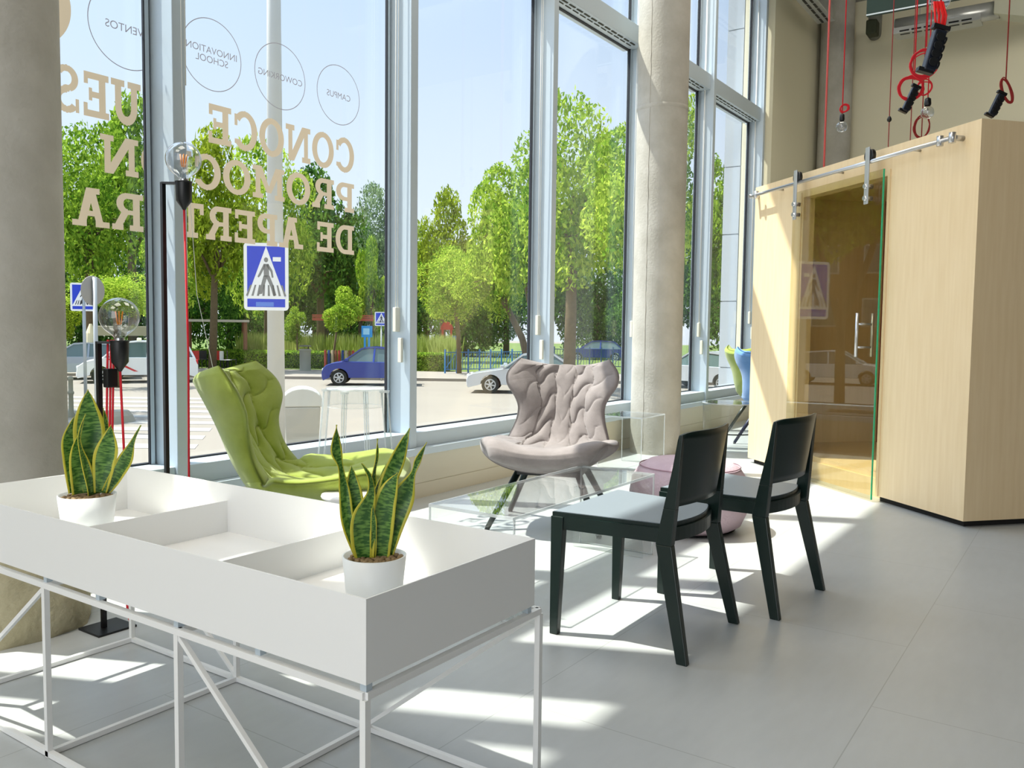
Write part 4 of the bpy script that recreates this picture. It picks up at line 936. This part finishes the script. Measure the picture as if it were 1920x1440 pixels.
# cars
M_tyre = mat('tyre', (30, 32, 30), 0.8); M_rim = mat('wheel rim', (190, 192, 194), 0.35, 0.5); M_cg = mat('car glass', (92, 112, 112), 0.08, spec=0.8); M_tl = mat('tail light', (200, 30, 40), 0.3); M_hl = mat('headlight', (225, 230, 230), 0.15)
def paint(n, c): return mat(n, c, 0.3, 0.15, coat=0.6)
def car(label, p, rz, m, L, W, H, kind='hatch', rear=False, name='car', stripe=False):
    t = thing(name, label, 'car', (p.x, p.y, GZ), rz)
    h = L/2; wr = .31; wf, wb = h - .80*(L/4.2), -h + .72*(L/4.2); zb = .20
    hood = .66*H; belt = .62*H
    if kind == 'sedan': top = [(h*.42, belt), (h*.12, H*.96), (-h*.05, H), (-h*.38, H*.97), (-h*.68, belt + .06)]; body = [(h - .01, .28), (h, .48), (h - .06, .62), (h*.90, .70), (h*.42, belt), (-h*.68, belt + .06), (-h*.95, belt + .02), (-h, .6), (-h, .32)]
    elif kind == 'van': top = [(h*.56, belt), (h*.28, H*.96), (0, H), (-h*.80, H*.98), (-h*.93, belt)]; body = [(h, .30), (h - .05, .66), (h*.86, .84), (h*.56, belt), (-h*.95, belt), (-h, .7), (-h, .3)]
    else: top = [(h*.54, belt), (h*.12, H*.97), (-h*.15, H), (-h*.62, H*.95), (-h*.90, belt)]; body = [(h - .01, .28), (h, .50), (h - .06, .68), (h*.90, .80), (h*.78, .88), (h*.54, belt + .02), (-h*.93, belt), (-h, .62), (-h, .3)]
    def archb(cx):
        return [(cx + (wr + .06)*math.cos(a), wr + (wr + .06)*math.sin(a)) for a in [PI*(1 - i/10.) for i in range(11)] if True]
    bot = [(-h + .05, zb)] + [(x, max(z, zb)) for x, z in archb(wb)] + [(x, max(z, zb)) for x, z in archb(wf)] + [(h - .06, zb)]
    out = bot + body
    mb = MB(); n = len(out); cx, cz = 0, .5
    st = [(-W/2, .965), (-W/2 + .05, 1.0), (W/2 - .05, 1.0), (W/2, .965)]; vs = []
    for y, s in st: vs += [((x - cx)*(.99 if s < 1 else 1), y, cz + (z - cz)*s) for x, z in out]
    fs = [tuple(range(n)), tuple(reversed(range(3*n, 4*n)))]
    for k in range(3):
        for i in range(n): fs.append((k*n+i, (k+1)*n+i, (k+1)*n+(i+1) % n, k*n+(i+1) % n))
    mb.add(vs, fs); mb.build('car_body', m, t)
    def gh(scale_in, z_sc): return [(x, z) for x, z in top]
    tp = top; n = len(tp); yb = W/2 - .05; yt = W/2 - .24; g = MB()
    wy = lambda z: yb + (yt - yb)*(z - belt)/(H - belt)
    g.add([(x*.985, -wy(z), z - .012) for x, z in tp] + [(x*.985, wy(z), z - .012) for x, z in tp], [tuple(range(n)), tuple(reversed(range(n, 2*n)))] + [(i, n+i, n+(i+1) % n, (i+1) % n) for i in range(n)])
    g.build('windows', M_cg, t)
    r = MB(); pl = lambda i, s: Vector((tp[i][0], s*(wy(tp[i][1]) + .004), tp[i][1]))
    rt = [i for i in range(n) if tp[i][1] > H*.93]
    r.add([tuple(pl(i, -1)) for i in rt] + [tuple(pl(i, 1)) for i in rt], [(k, k+1, len(rt)+k+1, len(rt)+k) for k in range(len(rt)-1)])
    for s in (-1, 1):
        for i in range(n-1): r.bar(pl(i, s), pl(i+1, s), .07, .05)
        xm = (tp[0][0]*.15 + tp[-1][0]*.25); r.bar((xm, s*wy(belt), belt), (xm - .04, s*wy(H - .03), H - .04), .07, .05)
    r.build('roof_and_pillars', m, t)
    for x in (wf, wb):
        for s in (-1, 1):
            wl = MB().tube([(x, s*(W/2 - .20), wr), (x, s*(W/2 + .005), wr)], wr, 28).build('wheel', M_tyre, t)
            rm = MB(); rm.lathe([(.165, .0), (.18, .006), (.20, .004), (.205, -.01)], c=(x, s*(W/2 + .006), wr), n=24, axis=(0, s, 0)); rm.lathe([(0, .012), (.045, .012), (.05, 0)], c=(x, s*(W/2 + .006), wr), n=16, axis=(0, s, 0))
            for q5 in range(6): an = q5*PI/3 + .2; rm.bar((x + .04*math.cos(an), s*(W/2 + .010), wr + .04*math.sin(an)), (x + .175*math.cos(an), s*(W/2 + .008), wr + .175*math.sin(an)), .05, .008, up=(0, 1, 0))
            o = rm.build('wheel_rim', M_rim, t); o.parent = wl
    for s in (-1, 1):
        MB().box(h - .10, h - .012, s*W*.36 - .16, s*W*.36 + .16, .56, .68).build('headlight', M_hl, t, bevel=.03)
        MB().box(-h + .0, -h + .16, s*(W/2 - .16) - .15, s*(W/2 - .16) + .155, .72, .90).build('tail_light', M_tl, t, bevel=.03)
        MB().box(h*.40, h*.40 + .14, s*(W/2 - .02) - .0, s*(W/2 + .12) + .0, belt + .03, belt + .14).build('wing_mirror', m, t, bevel=.02) if s > 0 else MB().box(h*.40, h*.40 + .14, -(W/2 + .12), -(W/2 - .02), belt + .03, belt + .14).build('wing_mirror', m, t, bevel=.02)
    if stripe:
        for s in (-1, 1): MB().hexa([(.95, s*(W/2+.004), .95), (1.12, s*(W/2+.004), .95), (1.12, s*(W/2+.009), .95), (.95, s*(W/2+.009), .95)], [(.0, s*(W/2+.004), .45), (.15, s*(W/2+.004), .45), (.15, s*(W/2+.009), .45), (.0, s*(W/2+.009), .45)]).build('red_stripe', M_tl, t)
        MB().box(-.10, .06, -.28, .28, H - .01, H + .13).build('roof_sign', mat('cream sign', (224, 220, 190), 0.5), t, bevel=.02)
    return t
M_pb = paint('deep blue paint', (14, 48, 140)); M_ps = paint('silver paint', (196, 200, 206)); M_pw = paint('white paint', (232, 236, 240)); M_pg = paint('blue grey paint', (150, 160, 172))
side = lambda px: facecam(az(px, 1)) + PI
def carat(px0, d, L): return az(px0 + L/2/d*1600, d + .9)
car('dark blue hatchback parked in the street right of the thick lamp post', carat(608, 33.6, 3.5), side(660) - .10, M_pb, 3.5, 1.66, 1.50)
car('silver saloon car in the street left of the grey armchair', carat(876, 30.0, 4.5), side(920) - .08, M_ps, 4.5, 1.74, 1.42, 'sedan')
car('white taxi with a red diagonal stripe and a roof sign, behind the shorter bulb lamp', carat(163, 36.4, 4.4), side(230) - .05, M_pw, 4.4, 1.78, 1.62, 'van', stripe=True)
car('blue-grey hatchback with red tail light beside the left column', carat(66, 39, 4.1) + Vector((0, 0, 0)), side(110) - .05, M_pg, 4.1, 1.70, 1.50)
car('silver car seen through the farthest pane beside the far green chair', az(1322, 35), side(1318) - .6, M_ps, 4.1, 1.70, 1.48)
car('white and blue car far behind the fence, above the grey armchair', az(1118, 62), side(1110), M_pb, 4.2, 1.7, 1.5)

# park fence, hedge, shelters
def leafcards(mb, pts, s, rnd):
    for p in pts:
        d = Vector((rnd.gauss(0,1), rnd.gauss(0,1), rnd.gauss(0,1))).normalized(); e = d.cross(Vector((rnd.gauss(0,1), rnd.gauss(0,1), rnd.gauss(0,1)))).normalized(); k = s*rnd.uniform(.6, 1.3)
        p = Vector(p); mb.add([p - d*k, p + e*k*.45 + d*.1*k, p + d*k, p - e*k*.45 + d*.1*k], [(0, 1, 2, 3)])
L_bright = leafmat('bright leaves', (104, 144, 34), (192, 212, 84)); L_mid = leafmat('mid green leaves', (84, 124, 34), (168, 198, 70)); L_dark = leafmat('dark leaves', (46, 84, 36), (112, 150, 62)); L_grey = leafmat('grey green leaves', (92, 118, 84), (150, 170, 122)); L_olive = leafmat('olive leaves', (112, 134, 30), (174, 190, 60))
def hedge(name, label, cat, p, q, thick, h, z0, m, n_, s, spiky=False, core=None):
    t = thing(name, label, cat, ((p.x+q.x)/2, (p.y+q.y)/2, z0)); d = (q - p); L = d.length; d.normalize(); nn = Vector((-d.y, d.x, 0)); rnd = random.Random(5)
    if nn.y < 0: nn = -nn
    c = [p + nn*.05, q + nn*.05, q + nn*(thick-.05), p + nn*(thick-.05)]
    if not spiky: MB().hexa([(v.x, v.y, z0) for v in c], [(v.x, v.y, z0 + h - .06) for v in c]).build('hedge_core', core or mat('hedge core', (48, 70, 24), 1.0), t, world=True)
    mb = MB(); pts = []
    for i in range(n_):
        a = rnd.random()*L
        if spiky:
            b = rnd.random()*thick; base = p + d*a + nn*b; tip = base + Vector((rnd.gauss(0,.18), rnd.gauss(0,.18), h*rnd.uniform(.55, 1.1))); w_ = d*.035
            mid = (base + tip)/2 + Vector((0, 0, .1)); mb.add([Vector((base.x, base.y, z0)) - w_, Vector((base.x, base.y, z0)) + w_, Vector((mid.x, mid.y, z0 + h*.5)) + w_, Vector((tip.x, tip.y, z0 + (tip.z))), Vector((mid.x, mid.y, z0 + h*.5)) - w_], [(0, 1, 2, 3, 4)])
        else:
            f = rnd.random()
            if f < .6: v = p + d*a + nn*rnd.uniform(-.04, .06); z = z0 + rnd.random()*h
            else: v = p + d*a + nn*rnd.random()*thick; z = z0 + h + rnd.uniform(-.08, .06)
            pts.append((v.x, v.y, z))
    leafcards(mb, pts, s, rnd); mb.build('foliage', m, t, world=True); return t
hz = GZ + .12
hedge('clipped_hedge', 'low clipped hedge along the park behind the blue car', 'hedge', az(330, 47.5), az(612, 44.5), .9, .85, hz, L_mid, 9000, .07)
hedge('clipped_hedge', 'low clipped hedge seen left of the blue fence and the slim tree', 'hedge', az(735, 43.6), az(833, 42.5), .9, .85, hz, L_mid, 4500, .07)
tag(hedge('tall_grass', 'band of tall pale green grass growing behind the low hedges', 'grass', az(440, 48), az(850, 44.5), 2.2, 1.75, hz, leafmat('tall grass', (150, 168, 70), (206, 214, 122)), 7000, .1, spiky=True), kind='stuff')
def fence(label, p, q, h, m, step, cat='fence', cols=None, bars=True, r=.03):
    t = thing('park_fence', label, cat, ((p.x+q.x)/2, (p.y+q.y)/2, hz)); L = (q - p).length; n_ = int(L/step); d = (q-p)/n_
    for i in range(n_ + 1):
        c = p + d*i; MB().box(c.x - r, c.x + r, c.y - r, c.y + r, hz, hz + h).build('fence_post' if not cols else 'slat', cols[i % len(cols)] if cols else m, t, world=True)
    for z in (.18, h - .14): MB().bar((p.x, p.y, hz + z), (q.x, q.y, hz + z), .04).build('fence_rail', m, t, world=True)
    if bars:
        b = MB()
        for i in range(n_):
            for k in (1, 2, 3): c = p + d*(i + k/4); b.bar((c.x, c.y, hz + .18), (c.x, c.y, hz + h - .14), .02)
            c = p + d*i; e = c + d; b.bar((c.x, c.y, hz + .18), (e.x, e.y, hz + h - .14), .02)
        b.build('fence_bars', m, t, world=True)
    return t
M_fb = mat('blue fence paint', (26, 110, 170), 0.6)
fence('blue metal park fence behind the silver saloon car', az(835, 41), az(1000, 44), 1.15, M_fb, .62)
fence('dark blue park fence seen above the grey armchair', az(1040, 46), az(1172, 47), 1.25, mat('dark blue fence', (40, 74, 110), 0.7), .6)
fence('red, blue and cream slatted playground fence left of the blue car', az(610, 43.5), az(662, 43.2), 1.0, mat('fence timber', (150, 120, 90), 0.8), .17, cols=[mat('slat red', (176, 70, 60), .7), mat('slat blue', (50, 80, 140), .7), mat('slat cream', (200, 180, 150), .7), mat('slat brown', (130, 84, 60), .7)], bars=False, r=.045)
p = az(572, 43); t = thing('litter_bin', 'grey concrete litter bin standing in front of the hedge', 'bin', (p.x, p.y, hz))
MB().lathe([(.30, 0), (.27, .05), (.27, .95), (.30, 1.0), (.30, 1.05), (.2, 1.07)], n=24).build('bin_body', mat('concrete bin', (140, 142, 130), 0.8), t); MB().lathe([(.30, 1.18), (.28, 1.24), (0, 1.26)], n=24).build('bin_cap', mat('dark cap', (80, 80, 66), .7), t); MB().tube([(.2, 0, 1.05), (.2, 0, 1.2)], .03, 8).build('cap_post', M_black, t)
def frame_shelter(name, label, cat, pxa, pxb, d, ztop, roofm, postm, dep=3.0, slats=0, rt=.12, postfrac=(0, 1)):
    a, b = az(pxa, d), az(pxb, d); u = (b - a).normalized(); v = Vector((-u.y, u.x, 0)); v = v if v.dot(a) > 0 else -v; W = (b-a).length
    t = thing(name, label, cat, ((a.x+b.x)/2, (a.y+b.y)/2, hz))
    for f in postfrac:
        for e in (0.2, dep - .2):
            c = a + u*(W*f) + v*e; MB().box(c.x-.07, c.x+.07, c.y-.07, c.y+.07, hz, ztop - rt).build('post', postm, t, world=True)
    def hx(x0, x1, y0, y1, z0, z1, mb):
        c = [a + u*x0 + v*y0, a + u*x1 + v*y0, a + u*x1 + v*y1, a + u*x0 + v*y1]; mb.hexa([(q.x, q.y, z0) for q in c], [(q.x, q.y, z1) for q in c]); return mb
    if slats:
        mb = MB()
        for k in range(slats): hx(-.3, W + .3, dep*k/slats, dep*k/slats + .16, ztop - rt + .07*k*0 , ztop - rt + .08, mb)
        for k in range(4): hx(-.3, W+.3, -.04, 0, ztop - rt + .085*k, ztop - rt + .085*k + .055, mb)
        mb.build('slatted_roof', roofm, t, world=True)
    else: hx(-.2, W + .2, -.1, dep, ztop - rt, ztop, MB()).build('roof', roofm, t, world=True)
    return t, a, u, v
frame_shelter('pergola', 'open timber pergola over the cafe terrace, behind the green armchair', 'pergola', 352, 460, 46, rowz(599, 46, 400), mat('pale canopy', (196, 186, 172), .8), mat('reddish timber post', (140, 92, 70), .8), 3.5)
frame_shelter('park_shelter', 'park shelter with a red slatted roof left of the blue information board', 'shelter', 596, 690, 47, rowz(597, 47, 640), mat('red slats', (204, 96, 74), .7), mat('dark timber post', (70, 62, 48), .8), 2.5, slats=8, postfrac=(.17, .86))
frame_shelter('kiosk', 'flat beige cafe kiosk roof behind the taxi', 'kiosk', 165, 350, 50, rowz(612, 50, 250), mat('beige fascia', (196, 184, 158), .8), mat('dark kiosk post', (70, 80, 70), .8), 4, rt=.5)
def terrace_chair(label, p, rz, m):
    t = thing('terrace_chair', label, 'chair', (p.x, p.y, hz), rz, 'terrace chairs')
    MB().box(-.22, .22, -.22, .22, .43, .46).build('seat', m, t); MB().box(-.22, .22, -.24, -.20, .46, .88).build('backrest', m, t)
    for x in (-.2, .2):
        for y in (-.2, .2): MB().box(x-.015, x+.015, y-.015, y+.015, 0, .43).build('leg', M_black, t)
    return t
for i, (px, d_, c_) in enumerate(((364, 45.5, 0), (382, 46, 1), (413, 45.6, 0), (423, 45, 2), (434, 45.4, 1))):
    terrace_chair(['red terrace chair left of the tree trunk under the pergola', 'black terrace chair hard against the left of the pergola tree trunk', 'red terrace chair just right of the pergola tree trunk', 'white terrace chair under the pergola', 'black terrace chair at the right end under the pergola'][i], az(px, d_), side(px) + .4*i, [mat('red plastic', (200, 60, 50), .5), mat('dark wicker', (50, 48, 46), .7), mat('white plastic', (224, 220, 214), .5)][c_])
p = az(688, 42); t = thing('information_board', 'bright blue information board on two legs by the park shelter', 'notice board', (p.x, p.y, hz), facecam(p))
M_ib = mat('bright blue board', (30, 140, 210), .5); z1 = rowz(611, 42, 688) - hz
MB().box(-.26, .26, -.04, .04, z1 - .55, z1).build('board', M_ib, t); MB().box(-.18, .12, -.045, -.041, z1 - .42, z1 - .12).build('notice', mat('pale blue notice', (150, 205, 235), .6), t)
for x in (-.1, .1): MB().box(x - .05, x + .05, -.03, .03, 0, z1 - .55).build('leg', M_ib, t)
p = az(843, 52); t = thing('playground_tower', 'red and blue playground tower behind the slim street tree', 'playground', (p.x, p.y, hz), facecam(p)); zt = rowz(603, 52, 843) - hz
M_pr = mat('playground red', (204, 44, 40), .5); M_pbl = mat('playground blue', (20, 90, 200), .5)
for x in (-.42, .1):
    MB().box(x - .06, x + .06, -.5, -.4, 0, zt - .3).build('post', M_pr, t); MB().box(x - .06, x + .06, .4, .5, 0, zt - .3).build('post', M_pr, t)
MB().prism([(-.5, zt - .5)] + [(-.16 + .38*math.cos(PI - PI*i/10), zt - .5 + .5*math.sin(PI*i/10)) for i in range(11)] + [(.22, zt - .5)], -.5, .5, lambda a, b, c: (a, c, b)).build('arched_roof', M_pr, t)
MB().box(-.5, .1, -.5, .5, zt - 1.6, zt - 1.3).build('platform', mat('playground orange', (222, 110, 50), .5), t)
MB().box(.16, .62, -.5, -.42, zt - 1.5, zt - .85).build('side_panel', M_pbl, t)
p = az(170, 40); t = thing('closed_parasol', 'closed cream parasol beside the round road sign post', 'parasol', (p.x, p.y, GZ))
zz = rowz(607, 40, 170) - GZ
MB().lathe([(.30, zz - 1.35), (.26, zz - 1.0), (.2, zz - .4), (.05, zz)], n=14, smooth=False).build('folded_canopy', mat('cream canvas', (214, 200, 164), .9), t); MB().tube([(0, 0, 0), (0, 0, zz)], .025, 8).build('pole', M_post, t)

# trees
M_bark = mat('bark', (116, 98, 70), 0.95, noise=(6, .3, (90, 76, 56)))
def crown_mesh(seed, n_, s, nb=16, squash=1.0):
    rnd = random.Random(seed); mb = MB(); bl = []
    for i in range(nb):
        d = Vector((rnd.gauss(0,1), rnd.gauss(0,1), rnd.gauss(0,1)*squash)).normalized()*rnd.uniform(.25, .72); bl.append((d, rnd.uniform(.24, .42)))
    pts = []
    for i in range(n_):
        c, r = bl[i % nb]; d = Vector((rnd.gauss(0,1), rnd.gauss(0,1), rnd.gauss(0,1) + .3)).normalized(); pts.append(c + d*r*rnd.uniform(.72, 1.05))
    leafcards(mb, pts, s, rnd); return mb.mesh('crown')
CM = [crown_mesh(1, 9000, .040), crown_mesh(2, 9000, .036, 22), crown_mesh(3, 14000, .030, 16), crown_mesh(4, 6500, .046, 12), crown_mesh(5, 12000, .030, 26)]
CMM = {}
def crown(kind, m):
    k = (kind, m.name)
    if k not in CMM: me = CM[kind].copy(); me.materials.clear(); me.materials.append(m); CMM[k] = me
    return CMM[k]
def tree(label, px, d, top, bot, wpx, m, kind=0, trunk=.14, tpx=None, rz=None, group=None, name='tree'):
    p = spot(px, (top + bot)/2, d); base = az(tpx, d) if tpx else p; zt, zb = rowz(top, d, px), rowz(bot, d, px)
    t = thing(name, label, 'tree', (base.x, base.y, GZ), 0, group)
    o = bpy.data.objects.new('crown', crown(kind, m)); COL.objects.link(o); o.parent = t
    hw = wpx/2*d/1600; o.location = (p.x - base.x, p.y - base.y, (zt + zb)/2 - GZ); o.scale = (hw*1.12, hw*1.12, (zt - zb)/2*1.12); o.rotation_euler = (0, 0, px*.7)
    c = Vector(o.location); mid = (zb + (zt - zb)*.35) - GZ; b = MB()
    b.tube([(0, 0, 0), (c.x*.25 + .05, c.y*.25, mid*.5), (c.x*.7, c.y*.7, mid), (c.x, c.y, (zt + (zb - zt)*.5) - GZ)], [trunk*1.15, trunk, trunk*.8, trunk*.2], 10)
    rnd = random.Random(px)
    for k in range(5):
        a = rnd.random()*6.28; r = hw*.6; b.tube([(c.x*.6, c.y*.6, mid*.85), (c.x*.8 + r*.5*math.cos(a), c.y*.8 + r*.5*math.sin(a), mid*1.05 + .5), (c.x + r*math.cos(a), c.y + r*math.sin(a), mid + (zt - zb)*rnd.uniform(.02, .12))], [trunk*.5, trunk*.3, trunk*.1], 7)
    b.build('trunk', M_bark, t); return t
tree('tall mid green tree rising right beside the left column', 165, 46, 215, 560, 190, L_mid, 1, .25)
tree('tall tree behind the leftmost pane lettering, left of the window post', 245, 52, 205, 580, 190, L_mid, 0, .25)
tree('low dense yellow-green clipped tree above the smaller crossing sign', 215, 34, 503, 606, 150, L_bright, 4, .10)
tree('slim light green tree at the right edge of the leftmost pane', 300, 40, 400, 620, 130, L_bright, 3, .10)
tree('small shrubby tree between the left column and the crossing sign post', 118, 41, 560, 660, 70, L_olive, 3, .08)
tree('olive tree over the pergola, with a straight bare trunk', 405, 43.5, 268, 615, 190, L_olive, 0, .17, 397)
tree('tall light tree directly behind the thick lamp post', 500, 50, 248, 600, 180, L_bright, 1, .2)
tree('large dark green tree right of the thick lamp post', 600, 54, 335, 640, 190, L_dark, 0, .25)
tree('bright young maple with a thin leaning trunk in front of the park shelter', 640, 44, 530, 628, 95, L_bright, 3, .055, 622)
tree('pale green young tree between the lamp post and the red roof', 556, 46, 570, 650, 55, L_bright, 3, .05)
tree('hazy grey-green tree beside the second window post', 705, 62, 335, 560, 110, L_grey, 1, .2)
tree('narrow bright tree left of the second window post', 697, 48, 430, 640, 75, L_bright, 3, .08)
tree('yellow-green street tree with a slim bare trunk in front of the blue fence', 848, 41, 455, 610, 140, L_bright, 1, .11, 862)
tree('tall pale tree behind the slim street tree, low against the sky', 830, 55, 372, 640, 140, L_olive, 0, .2)
tree('large bright chestnut tree at the right of the third pane', 962, 33, 212, 600, 230, L_bright, 2, .2, 1015)
tree('bright leafy tree filling the lower right of the third pane', 915, 37, 420, 625, 150, L_bright, 4, .15, 1000)
tree('big bright tree filling the left of the fourth pane', 1075, 30, 165, 560, 240, L_bright, 1, .2, 1068)
tree('tall bright tree at the right of the fourth pane, next to the middle column', 1195, 27, 118, 560, 270, L_bright, 2, .2, 1215)
tree('dark green tree seen in the narrow pane right of the middle column', 1385, 30, 190, 640, 190, L_mid, 2, .15, 1400)
bgs = [(60, 66, 430), (150, 70, 400), (260, 74, 430), (350, 66, 440), (430, 72, 420), (520, 66, 430), (590, 75, 410), (655, 68, 450), (730, 70, 440), (800, 74, 470), (870, 66, 450), (950, 72, 440), (1030, 66, 430), (1120, 72, 420), (1210, 66, 440), (1300, 70, 400), (1390, 66, 430)]
for i, (px, d, top) in enumerate(bgs):
    tree('dark green tree in the dense row of the park behind everything', px, d, top, 680, 170, L_dark, i % 3, .25, group='dark park trees')

# across the street to the left: seen as reflections in the booth's glass door
p = Vector((9.3, 24.0, 0)); t = thing('tree', 'street tree with forked trunk, mirrored in the glass door of the booth', 'tree', (p.x, p.y, GZ))
o = bpy.data.objects.new('crown', crown(0, L_olive)); COL.objects.link(o); o.parent = t; o.location = (-.3, 0, 6.6); o.scale = (2.7, 2.7, 3.4)
MB().tube([(0, 0, 0), (0.05, 0, 2.6), (-.7, .1, 4.6), (-1.2, .1, 6.4)], [.17, .14, .10, .04], 10).build('trunk', M_bark, t); MB().tube([(0.05, 0, 2.5), (.6, .1, 4.4), (1.1, 0, 6.2)], [.13, .09, .03], 10).build('branch', M_bark, t)
car('white car mirrored in the glass door of the booth', Vector((10.9, 35.5, 0)), PI, M_pw, 4.2, 1.75, 1.48)
t = thing('building', 'brown brick building mirrored in the glass door of the booth', 'building', (10, 52, GZ))
MB().box(0, 19, 52, 60, GZ, 16).build('wall', mat('brown brick', (150, 112, 72), .9, noise=(.8, .3, (128, 96, 62))), t, world=True)
for i in range(6):
    for j in range(4):
        f = MB().box(1.2 + i*3, 2.8 + i*3, 51.93, 51.99, 1.5 + j*3.3, 3.3 + j*3.3).build('window', mat('building window frame', (220, 214, 196), .6), t, world=True)
        MB().box(1.3 + i*3, 2.7 + i*3, 51.90, 51.925, 1.6 + j*3.3, 3.2 + j*3.3).build('pane', M_cg, t, world=True)
